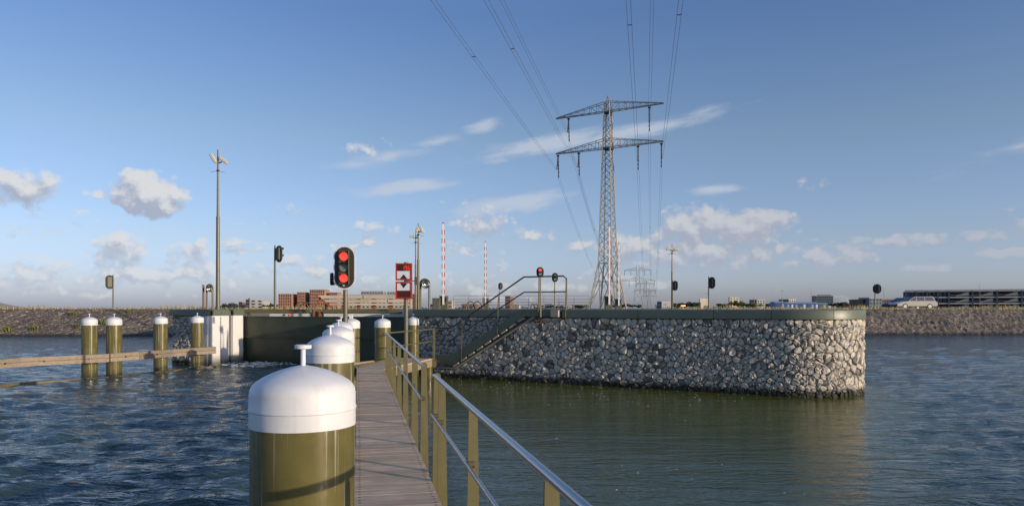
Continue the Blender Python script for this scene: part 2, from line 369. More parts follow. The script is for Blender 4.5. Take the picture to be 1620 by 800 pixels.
def rubble_mat():
    m = bpy.data.materials.new('rubble'); m.use_nodes = True; nt = m.node_tree; N = nt.nodes; L = nt.links
    b = N['Principled BSDF']; b.inputs['Roughness'].default_value = .9
    geo = N.new('ShaderNodeNewGeometry')
    v = N.new('ShaderNodeTexVoronoi'); v.inputs['Scale'].default_value = 5.5; L.new(geo.outputs['Position'], v.inputs['Vector'])
    cr = N.new('ShaderNodeValToRGB'); e = cr.color_ramp.elements; e[0].color = (.15,.118,.08,1); e[1].color = (.56,.43,.29,1)
    q = e.new(.6); q.color = (.33,.25,.165,1)
    sx = N.new('ShaderNodeSeparateColor'); L.new(v.outputs['Color'], sx.inputs[0]); L.new(sx.outputs[0], cr.inputs[0])
    mr = N.new('ShaderNodeMapRange'); mr.inputs['From Max'].default_value = .6; mr.inputs['To Min'].default_value = 1.15; mr.inputs['To Max'].default_value = .5; L.new(v.outputs['Distance'], mr.inputs['Value'])
    n = N.new('ShaderNodeTexNoise'); n.inputs['Scale'].default_value = .35; n.inputs['Detail'].default_value = 4; L.new(geo.outputs['Position'], n.inputs['Vector'])
    m4 = N.new('ShaderNodeMapRange'); m4.inputs['From Min'].default_value = .3; m4.inputs['From Max'].default_value = .7; m4.inputs['To Min'].default_value = .75; m4.inputs['To Max'].default_value = 1.25; L.new(n.outputs['Fac'], m4.inputs['Value'])
    mu = N.new('ShaderNodeMath'); mu.operation = 'MULTIPLY'; L.new(mr.outputs[0], mu.inputs[0]); L.new(m4.outputs[0], mu.inputs[1])
    sc = N.new('ShaderNodeVectorMath'); sc.operation = 'SCALE'; L.new(cr.outputs[0], sc.inputs[0]); L.new(mu.outputs[0], sc.inputs['Scale'])
    sp = N.new('ShaderNodeSeparateXYZ'); L.new(geo.outputs['Position'], sp.inputs[0])
    r3 = N.new('ShaderNodeMapRange'); r3.inputs['From Min'].default_value = .12; r3.inputs['From Max'].default_value = .35; r3.inputs['To Min'].default_value = .85; r3.inputs['To Max'].default_value = 0; L.new(sp.outputs[2], r3.inputs['Value'])
    mx = N.new('ShaderNodeMix'); mx.data_type = 'RGBA'; L.new(r3.outputs[0], mx.inputs[0]); L.new(sc.outputs[0], mx.inputs[6]); mx.inputs[7].default_value = (.018,.018,.014,1)
    L.new(mx.outputs[2], b.inputs['Base Color'])
    bp = N.new('ShaderNodeBump'); bp.inputs['Distance'].default_value = .05; bp.invert = True; L.new(v.outputs['Distance'], bp.inputs['Height']); L.new(bp.outputs[0], b.inputs['Normal'])
    return m
M_['rubble'] = rubble_mat()

def water_mat():
    m = bpy.data.materials.new('water'); m.use_nodes = True; nt = m.node_tree; N = nt.nodes; L = nt.links
    b = N['Principled BSDF']; b.inputs['Roughness'].default_value = .07; b.inputs['IOR'].default_value = 1.333
    sa = N.new('ShaderNodeAttribute'); sa.attribute_name = 'silt'; wm = N.new('ShaderNodeMix'); wm.data_type = 'RGBA'; L.new(sa.outputs['Fac'], wm.inputs[0])
    wm.inputs[6].default_value = WATER_COL; wm.inputs[7].default_value = SILT_COL; L.new(wm.outputs[2], b.inputs['Base Color'])
    geo = N.new('ShaderNodeNewGeometry')
    def nz(sc, det, st, rz):
        mp = N.new('ShaderNodeMapping'); mp.inputs['Scale'].default_value = st; mp.inputs['Rotation'].default_value = (0,0,R(rz)); L.new(geo.outputs['Position'], mp.inputs['Vector'])
        n = N.new('ShaderNodeTexNoise'); n.inputs['Scale'].default_value = sc; n.inputs['Detail'].default_value = det; n.inputs['Roughness'].default_value = .55; n.inputs['Distortion'].default_value = .6
        L.new(mp.outputs[0], n.inputs['Vector']); return n.outputs['Fac']
    at = N.new('ShaderNodeAttribute'); at.attribute_name = 'chop'
    b1 = N.new('ShaderNodeBump'); L.new(nz(1.5, 4, (.42,1.5,1), -10), b1.inputs['Height'])
    mu = N.new('ShaderNodeMath'); mu.operation = 'MULTIPLY'; L.new(at.outputs['Fac'], mu.inputs[0]); mu.inputs[1].default_value = .2; L.new(mu.outputs[0], b1.inputs['Distance'])
    b2 = N.new('ShaderNodeBump'); L.new(nz(5.5, 3, (.6,1.3,1), 18), b2.inputs['Height']); L.new(b1.outputs[0], b2.inputs['Normal'])
    mu2 = N.new('ShaderNodeMath'); mu2.operation = 'MULTIPLY'; L.new(at.outputs['Fac'], mu2.inputs[0]); mu2.inputs[1].default_value = .07; L.new(mu2.outputs[0], b2.inputs['Distance'])
    b3 = N.new('ShaderNodeBump'); L.new(nz(17, 2, (.7,1.2,1), -30), b3.inputs['Height']); L.new(b2.outputs[0], b3.inputs['Normal'])
    mu3 = N.new('ShaderNodeMath'); mu3.operation = 'MULTIPLY'; L.new(at.outputs['Fac'], mu3.inputs[0]); mu3.inputs[1].default_value = .013; L.new(mu3.outputs[0], b3.inputs['Distance'])
    L.new(b3.outputs[0], b.inputs['Normal'])
    return m
WATER_COL = (.036, .064, .056, 1); SILT_COL = (.115, .125, .014, 1)
M_['water'] = water_mat()

# ------------------------------------------------------------------ plan of the place
WO = Vector((-2.57, 26.6)); WD = Vector((.869, -.495)); WN = Vector((-.495, -.869))     # front face of the lock head: origin, along, outward
def W(t, out, z): q = WO + WD*t + WN*out; return Vector((q.x, q.y, z))
T_ARC, RAD = 11.87, 1.9
WD3 = Vector((WD.x, WD.y, 0)); WN3 = Vector((WN.x, WN.y, 0)); UP = Vector((0,0,1))
def wpath(u):           # point and outward normal along the face, then round the pier end
    if u <= T_ARC: return WO + WD*u, WN
    a = min((u - T_ARC)/RAD, math.pi); cen = WO + WD*T_ARC - WN*RAD
    n = WN*math.cos(a) + WD*math.sin(a)
    q = cen + n*RAD
    if (u - T_ARC)/RAD > math.pi: q = q - WD*((u - T_ARC) - RAD*math.pi)
    return q, n
ZC = 2.475              # top of the coping
PDIR = Vector((-.2118, 1)).normalized(); PNR = Vector((PDIR.y, -PDIR.x))     # footbridge direction, its right hand
def deck_right(Z): return .728 - .2118*Z
ZD = .80                # deck level
DW = .745

# ------------------------------------------------------------------ water
def build_water():
    rng = np.random.default_rng(5)
    ys = [-400, -120, -40, -12, -4, 0, 1.5]; y = 2.3
    while y < 76: ys.append(y); y *= 1.0078
    ys += [80, 90, 120]
    sx = np.concatenate([[-60,-20,-8,-4,-2,-1.2], np.arange(-.92, .93, .0036), [1.2,2,4,8,20,60]])
    ys = np.array(ys); Yg, Sg = np.meshgrid(ys, sx, indexing='ij'); Xg = Sg*np.maximum(Yg, 2.3)
    dy = np.gradient(ys)[:, None]*np.ones_like(Xg)
    def sst(v, a, b): t = np.clip((v-a)/(b-a), 0, 1); return t*t*(3-2*t)
    # wind chop on the open left side, sheltered water between footbridge and wall, ripples on the right
    right = Xg - (.73 - .2118*Yg)
    shel = sst(right, -.6, 1.2)
    beyond = sst(Xg - (.47*Yg - .4), -.3, 3.0)
    wf = -((Xg - WO.x)*WN.x + (Yg - WO.y)*WN.y)      # behind the wall plane
    beyond = np.maximum(beyond, sst(wf, 2.5, 6)*sst(Xg, 4, 8))
    nearr = shel*sst(7.0 - Yg, 0, 5)*.25
    amp = 1*(1-shel) + shel*(.06 + nearr*.5 + .62*beyond*(1-nearr))
    left_far = (1-shel)*sst(Yg, 18, 45); amp = amp*(1-.45*left_far)
    # slightly calmer close to the gate and along the piles
    H = np.zeros_like(Xg)
    nw = 60
    lam = np.exp(rng.uniform(np.log(.32), np.log(2.1), nw)); th0 = R(-72)
    for i in range(nw):
        th = th0 + rng.normal(0, .5); k = 2*np.pi/lam[i]
        a = .0070*(lam[i]/1.0)**.62
        w = sst(lam[i]/(dy + 1e-6), 2.2, 5.0)
        ph = k*(np.cos(th)*Xg + np.sin(th)*Yg) + rng.uniform(0, 6.28)
        env = .65 + .6*np.sin(Xg*rng.uniform(.2,.7) + Yg*rng.uniform(.2,.7) + rng.uniform(0,6.28))
        s = np.sin(ph); H += w*a*env*(s + .35*(s*s - .5)*1.2)
    H *= amp
    inside = (np.abs(Sg) < .93) & (Yg > 2) & (Yg < 78); H *= inside
    nr, nc = Xg.shape
    vs = np.stack([Xg, Yg, H], -1).reshape(-1, 3)
    idx = np.arange(nr*nc).reshape(nr, nc)
    fs = np.stack([idx[:-1,:-1], idx[:-1,1:], idx[1:,1:], idx[1:,:-1]], -1).reshape(-1, 4)
    me = bpy.data.meshes.new('water'); me.vertices.add(len(vs)); me.vertices.foreach_set('co', vs.astype(np.float32).ravel())
    me.loops.add(fs.size); me.loops.foreach_set('vertex_index', fs.astype(np.int32).ravel())
    me.polygons.add(len(fs)); me.polygons.foreach_set('loop_start', np.arange(0, fs.size, 4, dtype=np.int32))
    me.polygons.foreach_set('loop_total', np.full(len(fs), 4, dtype=np.int32))
    me.update(); me.validate()
    at = me.attributes.new('chop', 'FLOAT', 'POINT'); at.data.foreach_set('value', (.12 + .88*amp).astype(np.float32).ravel())
    silt = shel*(1-beyond); silt = silt*(.55 + .45*sst(wf*-1, 12, 1)); st = me.attributes.new('silt', 'FLOAT', 'POINT'); st.data.foreach_set('value', silt.astype(np.float32).ravel())
    me.materials.append(M_['water']); me.shade_smooth()
    o = link('water', me, kind='structure')
build_water()

# ------------------------------------------------------------------ land, dike
def dike_z(X): return 66.9 + .041*X
def build_land():
    rng = np.random.default_rng(3)
    xs = np.arange(-75, 95, .34); prof = [(-2.2,-.7),(-1.0,-.25),(0,.05),(.5,.25),(1,.47),(1.5,.69),(2,.91),(2.5,1.13),(3,1.35),(3.5,1.57),(4,1.79),(4.5,2.01),(5,2.22),(5.4,2.38),(5.8,2.46),(7,2.46)]
    vs = []; nr = len(prof)
    for j, (d, z) in enumerate(prof):
        for X in xs:
            k = 0 if j >= nr-1 else 1
            vs.append((X + rng.normal(0,.06)*k, dike_z(X) + d + rng.normal(0,.06)*k, z + rng.normal(0,.02)*k*(1 if j < nr-2 else .35)))
    n = len(xs); fs = [(j*n+i, j*n+i+1, (j+1)*n+i+1, (j+1)*n+i) for j in range(nr-1) for i in range(n-1)]
    b = MB(); b.add(vs, fs); b.build('dike_slope', M_['rubble'], kind='structure')
    b = MB(); a0, a1 = -75, 95
    b.add([(-4000, dike_z(-75)+6.6, 2.455), (a0, dike_z(a0)+6.6, 2.455), (a1, dike_z(a1)+6.6, 2.455), (4000, dike_z(95)+6.6, 2.455), (4000, 9000, 2.455), (-4000, 9000, 2.455)], [(0,1,2,3,4,5)])
    b.build('ground', M_['land'], kind='structure')
    # dunes at the far left
    vs = []; nx, ny = 26, 12
    for j in range(ny):
        for i in range(nx):
            u = i/(nx-1); v = j/(ny-1); X = -80 + 18*u; Y = 86 + 12*v
            h = 1.55*max(0, math.sin(math.pi*u))**1.2*max(0, math.sin(math.pi*v)) + .15*math.sin(9*u+4*v)*math.sin(math.pi*u)*math.sin(math.pi*v)
            vs.append((X, Y, 2.44 + h))
    b = MB(); b.add(vs, [(j*nx+i, j*nx+i+1, (j+1)*nx+i+1, (j+1)*nx+i) for j in range(ny-1) for i in range(nx-1)])
    b.build('sand_mound', M_['sand'], kind='structure', smooth=60)
build_land()

# ------------------------------------------------------------------ stone faces
def clip(poly, a, b, c):                    # keep a*x + b*y <= c
    out = []
    for i in range(len(poly)):
        p, q = poly[i], poly[(i+1) % len(poly)]; dp = a*p[0] + b*p[1] - c; dq = a*q[0] + b*q[1] - c
        if dp <= 0: out.append(p)
        if dp*dq < 0: t = dp/(dp-dq); out.append((p[0] + t*(q[0]-p[0]), p[1] + t*(q[1]-p[1])))
    return out
def stone_cells(u0, u1, v0, vtop, pitch, seed):
    rnd = random.Random(seed); sites = []; r = 0; v = v0
    while v < 2.5:
        u = u0 + (pitch/2 if r % 2 else 0)
        while u < u1:
            k = rnd.random()
            if k > .10: sites.append((u + rnd.uniform(-.32,.32)*pitch, v + rnd.uniform(-.32,.32)*pitch))
            if k > .86: sites.append((u + rnd.uniform(.40,.60)*pitch, v + rnd.uniform(.35,.60)*pitch))
            u += pitch*1.03
        v += pitch*.88; r += 1
    sites = [q for q in sites if q[1] < vtop(q[0])[0] - .04]; res = []
    for i, (a, b) in enumerate(sites):
        vt, sl = vtop(a)
        if a < u0 or a > u1: continue
        h = pitch*1.25; poly = [(a-h,b-h),(a+h,b-h),(a+h,b+h),(a-h,b+h)]
        for j, (c, d) in enumerate(sites):
            if j == i or abs(c-a) > 2.3*pitch or abs(d-b) > 2.3*pitch: continue
            dx, dy = c-a, d-b; poly = clip(poly, dx, dy, dx*(a+c)/2 + dy*(b+d)/2)
        poly = clip(poly, -sl, 1, vt - sl*a); poly = clip(poly, -1, 0, -u0); poly = clip(poly, 1, 0, u1)
        if len(poly) < 3: continue
        cx = sum(p[0] for p in poly)/len(poly); cy = sum(p[1] for p in poly)/len(poly)
        out = []                            # chop the corners so that stones read as rounded
        for k in range(len(poly)):
            p, q = poly[k], poly[(k+1) % len(poly)]; l = math.hypot(q[0]-p[0], q[1]-p[1])
            if l < .05*pitch: out.append(((p[0]+q[0])/2, (p[1]+q[1])/2)); continue
            out.append((p[0]+.24*(q[0]-p[0]), p[1]+.24*(q[1]-p[1]))); out.append((p[0]+.76*(q[0]-p[0]), p[1]+.76*(q[1]-p[1])))
        if len(out) > 11: out = out[::2] if len(out) > 14 else out[:-1]
        res.append((cx, cy, out))
    return res
def stone_shape(cx, cy, poly, mapf, rnd, proud=1.0):
    g = rnd.uniform(.95,1.0); lift = rnd.uniform(.0,.042)*proud; dome = rnd.uniform(.018,.042)*proud
    tx, ty = rnd.gauss(0,.12), rnd.gauss(0,.12); n = len(poly); vs = []
    off = (rnd.uniform(-.03,.03), rnd.uniform(-.03,.03))
    for sc, h, jit in ((1.0*g,-.10,0),(.98*g,lift*.7,.008),(.80*g,lift+dome*.72,.013),(.42*g,lift+dome*1.0,.014)):
        for a, b in poly:
            x = cx + (a-cx)*sc + (off[0] if sc < .6 else 0); y = cy + (b-cy)*sc + (off[1] if sc < .6 else 0)
            hh = h + ((x-cx)*tx + (y-cy)*ty)*(0 if h < -.05 else 1) + rnd.gauss(0, jit)
            vs.append(mapf(x, y, hh))
    vs.append(mapf(cx+off[0], cy+off[1], lift+dome + (off[0]*tx+off[1]*ty) + rnd.gauss(0,.01)))
    fs = [(k*n+i, k*n+(i+1) % n, (k+1)*n+(i+1) % n, (k+1)*n+i) for k in range(3) for i in range(n)]
    fs += [(3*n+i, 3*n+(i+1) % n, 4*n) for i in range(n)]
    return vs, fs
def lay_stones(root, cells, mapf, seed, limit=300, proud=.8):
    rnd = random.Random(seed); eye = Vector((0,0,E)); items = []
    for cx, cy, poly in cells:
        c = mapf(cx, cy, 0); items.append(((c-eye).length, c, cx, cy, poly))
    items.sort(key=lambda t: t[0]); rest = MB(); ro = root.location
    for k, (_, c, cx, cy, poly) in enumerate(items):
        vs, fs = stone_shape(cx, cy, poly, mapf, rnd, proud)
        if k < limit:
            b = MB(); b.add([v - c for v in vs], fs); link('stone', b.mesh('stone', M_['stone'], 28), root, c - ro)
        else: rest.add([v - ro for v in vs], fs)
    if rest.v: rest.build('stone_facing', M_['stone'], root, smooth=50, kind='stuff')

def sweep(us, prof, pathf, close=True):       # profile (out, z) swept along the face
    b = MB(); vs = []; n = len(prof)
    for u in us:
        q, nn = pathf(u)
        for o, z in prof: vs.append((q.x + nn.x*o, q.y + nn.y*o, z))
    fs = [(i*n+k, i*n+(k+1) % n, (i+1)*n+(k+1) % n, (i+1)*n+k) for i in range(len(us)-1) for k in range(n)]
    fs += [tuple(range(n)), tuple((len(us)-1)*n + k for k in range(n-1, -1, -1))]
    b.add(vs, fs); return b
COP = [(-.40,2.40),(-.40,ZC-.012),(.045,ZC),(.072,ZC-.012),(.085,ZC-.04),(.085,2.20),(.065,2.192),(.03,2.192),(.03,2.40)]

def front_top(u):
    if u < .62: return .30, 0
    if u < 3.85: return .30 + (u-.62)*.59, .59
    return 2.19, 0
def build_front():
    root = thing('lock_wall', 'long cobble faced lock wall with rounded pier end and dark green steel coping, stair against it', 'wall', (WO.x, WO.y, 0))
    U1 = T_ARC + RAD*math.pi*.80
    # dark core behind the stones
    us = [-.4, .62, 3.85, 5.0, 7, 9, T_ARC] + [T_ARC + RAD*math.pi*k/14 for k in range(1, 15)] + [T_ARC + RAD*math.pi + 6]
    b = MB(); vs = []
    for u in us:
        q, n = wpath(u); t = front_top(u)[0] if u < 3.85 else 2.40
        for o, z in ((-.012,-.8),(-.012,t),(-.9 if u <= T_ARC else -.5,t)): vs.append((q.x + n.x*o - WO.x, q.y + n.y*o - WO.y, z))
    b.add(vs, [(i*3+k, i*3+k+1, (i+1)*3+k+1, (i+1)*3+k) for i in range(len(us)-1) for k in range(2)])
    b.build('wall_core', M_['mortar'], root)
    def mp(u, v, h): q, n = wpath(u); return Vector((q.x + n.x*h, q.y + n.y*h, v))
    lay_stones(root, stone_cells(-.35, U1, -.12, front_top, .208, 11), mp, 12, 300, .8)
    # coping in lengths with open joints
    cuts = [4.92, 7.55, 9.9, 11.55, 13.2, 15.0, T_ARC + RAD*math.pi, T_ARC + RAD*math.pi + 6]
    for a, c in zip(cuts, cuts[1:]):
        n = 2 if c <= T_ARC else 14
        us = [a + .007 + (c - a - .014)*k/n for k in range(n+1)]
        b = sweep(us, COP, wpath); b.v = [(x-WO.x, y-WO.y, z) for x, y, z in b.v]
        b.build('coping', M_['coping'], root, smooth=40)
    # pale strip along the sloping edge beside the stair
    b = MB(); o = Vector((WO.x, WO.y, 0))
    pts = [(-.35,.32),(.62,.33),(3.85,2.19)]
    for (t0, z0), (t1, z1) in zip(pts, pts[1:]): b.bar(W(t0,.02,z0+.02)-o, W(t1,.02,z1+.02)-o, .16, .06)
    b.build('edge_strip', M_['concrete'], root, bevel=.008)
build_front()

def build_back():
    # recessed stone wall behind the stair, and the lock chamber's right side
    off = 1.0; o2 = WO - WN*off; root = thing('recessed_wall', 'shaded cobble wall set back behind the stair, coping level with the quay', 'wall', (o2.x, o2.y, 0))
    U0, U1 = -1.95, 5.0
    b = MB(); b.ext([(U0,-.8),(U1,-.8),(U1,2.40),(U0,2.40)], (0,0,0), WD3, UP, WN3, -.5, -.012); b.build('wall_core', M_['mortar'], root)
    def mp(u, v, h): q = o2 + WD*u + WN*h; return Vector((q.x, q.y, v))
    def vt(u): return 2.19, 0
    cells = [c for c in stone_cells(U0, U1, .05, vt, .218, 21) if c[1] > .30 + max(0, (c[0]-1.2))*.5 - .2]
    lay_stones(root, cells, mp, 22, 300, .7)
    def pth(u): return o2 + WD*u, WN
    for a, c in ((U0-.03, 1.6), (1.6, U1)):
        b = sweep([a+.004, c-.004], COP, pth); b.v = [(x-o2.x, y-o2.y, z) for x, y, z in b.v]; b.build('coping', M_['coping'], root, smooth=40)
    # return wall along the lock entrance
    p0 = o2 + WD*(U0-.03); e = p0 + PDIR*5.2
    root2 = thing('lock_entrance_wall', 'shaded concrete side wall of the lock entrance right of the green gate', 'wall', (p0.x, p0.y, 0))
    b = MB(); d3 = Vector((PDIR.x, PDIR.y, 0)); n3 = Vector((PNR.x, PNR.y, 0))
    b.ext([(.1,-.8),(5.6,-.8),(5.6,2.185),(.1,2.185)], (0,0,0), d3, UP, n3, 0, .6); b.build('wall_face', M_['concrete'], root2)
    b = MB(); b.ext([(.1,2.19),(5.6,2.19),(5.6,ZC-.003),(.1,ZC-.003)], (0,0,0), d3, UP, n3, -.07, .4); b.build('coping', M_['coping'], root2, bevel=.01)
    b = MB(); b.box((-1.12, 4.7, .9), (.17,.2,3.0)); b.build('gate_guide', M_['white'], root2, bevel=.01)
build_back()

def build_quay():
    o2 = WO - WN*1.0 + WD*(-1.98)
    a = WO - WN*1.02 + WD*(-1.9); b_ = WO - WN*1.02 + WD*4.9; c = WO - WN*.42 + WD*4.9; d = WO - WN*.42 + WD*T_ARC
    cen = WO + WD*T_ARC - WN*RAD
    pts = [a, b_, c, d]
    for k in range(1, 9): n = WN*math.cos(math.pi*k/8) + WD*math.sin(math.pi*k/8); pts.append(cen + n*(RAD-.42))
    pts += [cen + WN*-(RAD-.42) - WD*5.5, Vector((14, 44)), Vector((22, 68)), Vector((-14, 74)), o2 + PDIR*5.7 + PNR*.1, o2 + PDIR*.3 + PNR*.3]
    b = MB(); n = len(pts); b.add([(p.x,p.y,2.405) for p in pts] + [(p.x,p.y,-.8) for p in pts], [tuple(range(n))] + [(i,(i+1) % n, n+(i+1) % n, n+i) for i in range(n)])
    b.build('quay', M_['ground'], kind='structure')
build_quay()

# ------------------------------------------------------------------ left lock head
LA = Vector((-13.3, 32.0)); LB = Vector((-12.8, 34.2)); LS = Vector((-15.4, 33.05))
def build_left():
    root = thing('lock_abutment', 'left lock head with dark cobble face, white concrete corner and steel coping', 'wall', (LA.x, LA.y, 0))
    o = LA; back = PDIR*32
    # core
    pts = [LS, LA, LB, LB + Vector((-.9, 2.0)), LB + Vector((-3, 33)), LS + PDIR*36]
    b = MB(); n = len(pts); b.add([(p.x-o.x,p.y-o.y,2.40) for p in pts] + [(p.x-o.x,p.y-o.y,-.8) for p in pts], [tuple(range(n))] + [(i,(i+1) % n, n+(i+1) % n, n+i) for i in range(n)])
    b.build('wall_core', M_['mortar'], root)
    d = (LA-LS).normalized(); nn = Vector((d.y, -d.x)); 
    if nn.y > 0: nn = -nn
    ln = (LA-LS).length
    def mp(u, v, h): q = LS + d*u + nn*(h+.05); return Vector((q.x,q.y,v))
    lay_stones(root, stone_cells(0, ln-.1, .0, lambda u: (2.19,0), .205, 31), mp, 32, 300, .8)
    # white concrete slabs either side of the stop-log slot
    e = (LB-LA).normalized(); en = Vector((e.y, -e.x)); L_ = (LB-LA).length
    d3, n3 = Vector((e.x,e.y,0)), Vector((en.x,en.y,0))
    for a, c in ((-.06, 1.18), (1.50, L_+.03)):
        b = MB(); b.ext([(a,-.8),(c,-.8),(c,2.19),(a,2.19)], (0,0,0), d3, UP, n3, .0, .16); b.build('concrete_slab', M_['whitewall'], root, bevel=.02)
    b = MB(); b.ext([(-.30,-.8),(.0,-.8),(.0,2.185),(-.30,2.185)], (0,0,0), Vector((d.x,d.y,0)), UP, Vector((nn.x,nn.y,0)), .0, .14); b.build('concrete_slab', M_['whitewall'], root, bevel=.02)
    # draught gauge: dark dashes down the slab
    b = MB()
    for k in range(26): b.ext([(.50,.12+k*.078),(.58,.12+k*.078),(.58,.165+k*.078),(.50,.165+k*.078)], (0,0,0), d3, UP, n3, .162, .17)
    b.build('water_gauge', M_['black'], root)
    # coping
    def seg(p, q, nrm, a, c, m):
        dd = (q-p).normalized()
        def pth(u): return p + dd*u, nrm
        b = sweep([a, c], [(x + .1, z) for x, z in COP], pth); b.v = [(x-o.x, y-o.y, z) for x, y, z in b.v]; b.build('coping', m, root, smooth=40)
    seg(LS, LA, nn, -.05, ln+.12, M_['coping']); seg(LA, LB, en, -.02, 1.16, M_['coping']); seg(LA, LB, en, 1.50, L_+.05, M_['coping'])
build_left()

def build_gate():
    g0 = Vector((-12.75, 34.4)); g1 = Vector((-4.42, 31.35)); d = (g1-g0).normalized(); n = Vector((d.y,-d.x)); L_ = (g1-g0).length
    root = thing('lock_gate', 'wide dark green steel lock gate closing the chamber under a white upper band', 'gate', (g0.x,g0.y,0))
    d3, n3 = Vector((d.x,d.y,0)), Vector((n.x,n.y,0)); o = (0,0,0)
    b = MB(); b.ext([(0,-.8),(L_,-.8),(L_,2.14),(0,2.14)], o, d3, UP, n3, -.25, 0); b.build('skin_plate', M_['darkgreen'], root)
    b = MB(); b.ext([(.02,1.13),(L_-.02,1.13),(L_-.02,1.19),(.02,1.19)], o, d3, UP, n3, .003, .06); b.build('rib', M_['darkgreen'], root, bevel=.008)
    b = MB(); b.ext([(.02,2.08),(L_-.02,2.08),(L_-.02,2.15),(.02,2.15)], o, d3, UP, n3, .003, .04); b.build('top_flange', M_['darkgreen'], root)
    for a in (.25, 2.9, 5.55):
        b = MB(); b.ext([(a,-.7),(a+.05,-.7),(a+.05,1.125),(a,1.125)], o, d3, UP, n3, .003, .012); b.build('weld_seam', M_['darkgreen'], root)
    # white upper band, set back, with the walkway beam on it
    g0 = Vector((-12.75, 34.35)); g1 = Vector((-4.85, 33.9)); d = (g1-g0).normalized(); n = Vector((d.y,-d.x)); L_ = (g1-g0).length; d3, n3 = Vector((d.x,d.y,0)), Vector((n.x,n.y,0))
    r2 = thing('gate_walkway', 'white band and olive walkway beam spanning the lock just behind the gate', 'walkway', (g0.x,g0.y,0))
    for a, c in ((.95, 3.02), (3.62, L_-.02)):
        b = MB(); b.ext([(a,1.9),(c,1.9),(c,2.29),(a,2.29)], o, d3, UP, n3, -1.2, -.9); b.build('white_band', M_['white'], r2, bevel=.01)
    for a, c in ((-.55, 3.05), (3.6, L_+.05)):
        b = MB(); b.ext([(a,2.295),(c,2.295),(c,ZC-.006),(a,ZC-.006)], o, d3, UP, n3, -1.35, -.78); b.build('beam', M_['olive'], r2, bevel=.015)
    b = MB(); b.ext([(3.06,2.0),(3.58,2.0),(3.58,2.36),(3.06,2.36)], o, d3, UP, n3, -1.2, -.95); b.build('lock_plate', M_['olive'], r2, bevel=.01)
    for a in (3.12, 3.40):
        b = MB(); b.ext([(a,2.0),(a+.08,2.0),(a+.08,2.5),(a,2.5)], o, d3, UP, n3, -.94, -.80); b.build('latch_arm', M_['rust'], r2)
    for a, mm in ((1.75, M_['black']), (2.02, M_['redon'])):
        b = MB(); b.ext([(a-.045+x, 2.2+z) for x, z in disc(.045,10)], o, d3, UP, n3, -.898, -.86); b.build('lamp', mm, r2)
build_gate()

# ------------------------------------------------------------------ white capped piles
def pile_meshes(D, knob=True):
    r = D/2; b = MB(); b.lathe([(r*.99,-3.0),(r,-2.9),(r,1.90)], 48)        # local z: water = 0 when placed at z = 0
    c = MB(); q = r + .004
    c.lathe([(q,1.895),(q,1.975),(q+.0035,1.980),(q+.0035,1.990),(q,1.997),(q,2.060),(q*.985,2.084),(q*.94,2.107),(q*.87,2.124),(q*.75,2.145),(q*.61,2.163),(q*.45,2.180),(q*.27,2.194),(q*.09,2.204)], 48)
    k = MB()
    if knob: k.lathe([(.013,2.200),(.013,2.290),(.020,2.291),(.043,2.292),(.044,2.308),(.040,2.312)], 20)
    else: k.box((0,0,2.26),(.10,.10,.14))
    return b.mesh('pile_shaft', M_['pile'], 30), c.mesh('cap', M_['white'], 30), k.mesh('handle', M_['white'], 30, )
PM = {.53: pile_meshes(.53), .43: pile_meshes(.43), 'block': pile_meshes(.53, False)}
def pile(X, Y, label, group, D=.53, dz=0, key=None, name='mooring_pile'):
    t = thing(name, label, 'bollard', (X, Y, dz), random.Random(int(X*100)).uniform(0,6), group)
    s, c, k = PM[key or D]
    link('pile_shaft', s, t); cc = link('cap', c, t); link('handle', k, cc)
    return t
G1 = 'white capped piles along the footbridge'
pile(PX(479.5,3.80), 3.80, 'nearest and largest white capped green pile beside the footbridge', G1)
pile(PX(522.5,8.27), 8.27, 'second white capped pile along the footbridge, right behind the nearest one', G1)
pile(PX(535.3,12.5), 12.5, 'third white capped pile along the footbridge, half hidden behind the second', G1)
pile(PX(539.5,16.8), 16.8, 'fourth white capped pile along the footbridge, only its cap showing', G1)
pile(PX(555.6,22.5), 22.5, 'white capped pile with square top block at the left far corner of the footbridge', G1, key='block')
pile(PX(602,24.2), 24.6, 'white capped pile at the far end of the footbridge, against the dark gate', G1, dz=-.03)
pile(PX(653.5,27), 27, 'slimmer white capped pile behind the landing rail, striped with rail shadows', G1, .43)
G2 = 'white capped piles carrying the timber fender'
for x, y, lab in ((141.5,26.6,'first white capped fender pile, farthest from the lock head'), (180.5,26.8,'second white capped fender pile, close beside the first'),
                  (254,29.2,'white capped fender pile standing alone between the pair and the lock head'), (312,31.3,'white capped fender pile in front of the cobble lock head')):
    pile(PX(x,y), y, lab, G2)

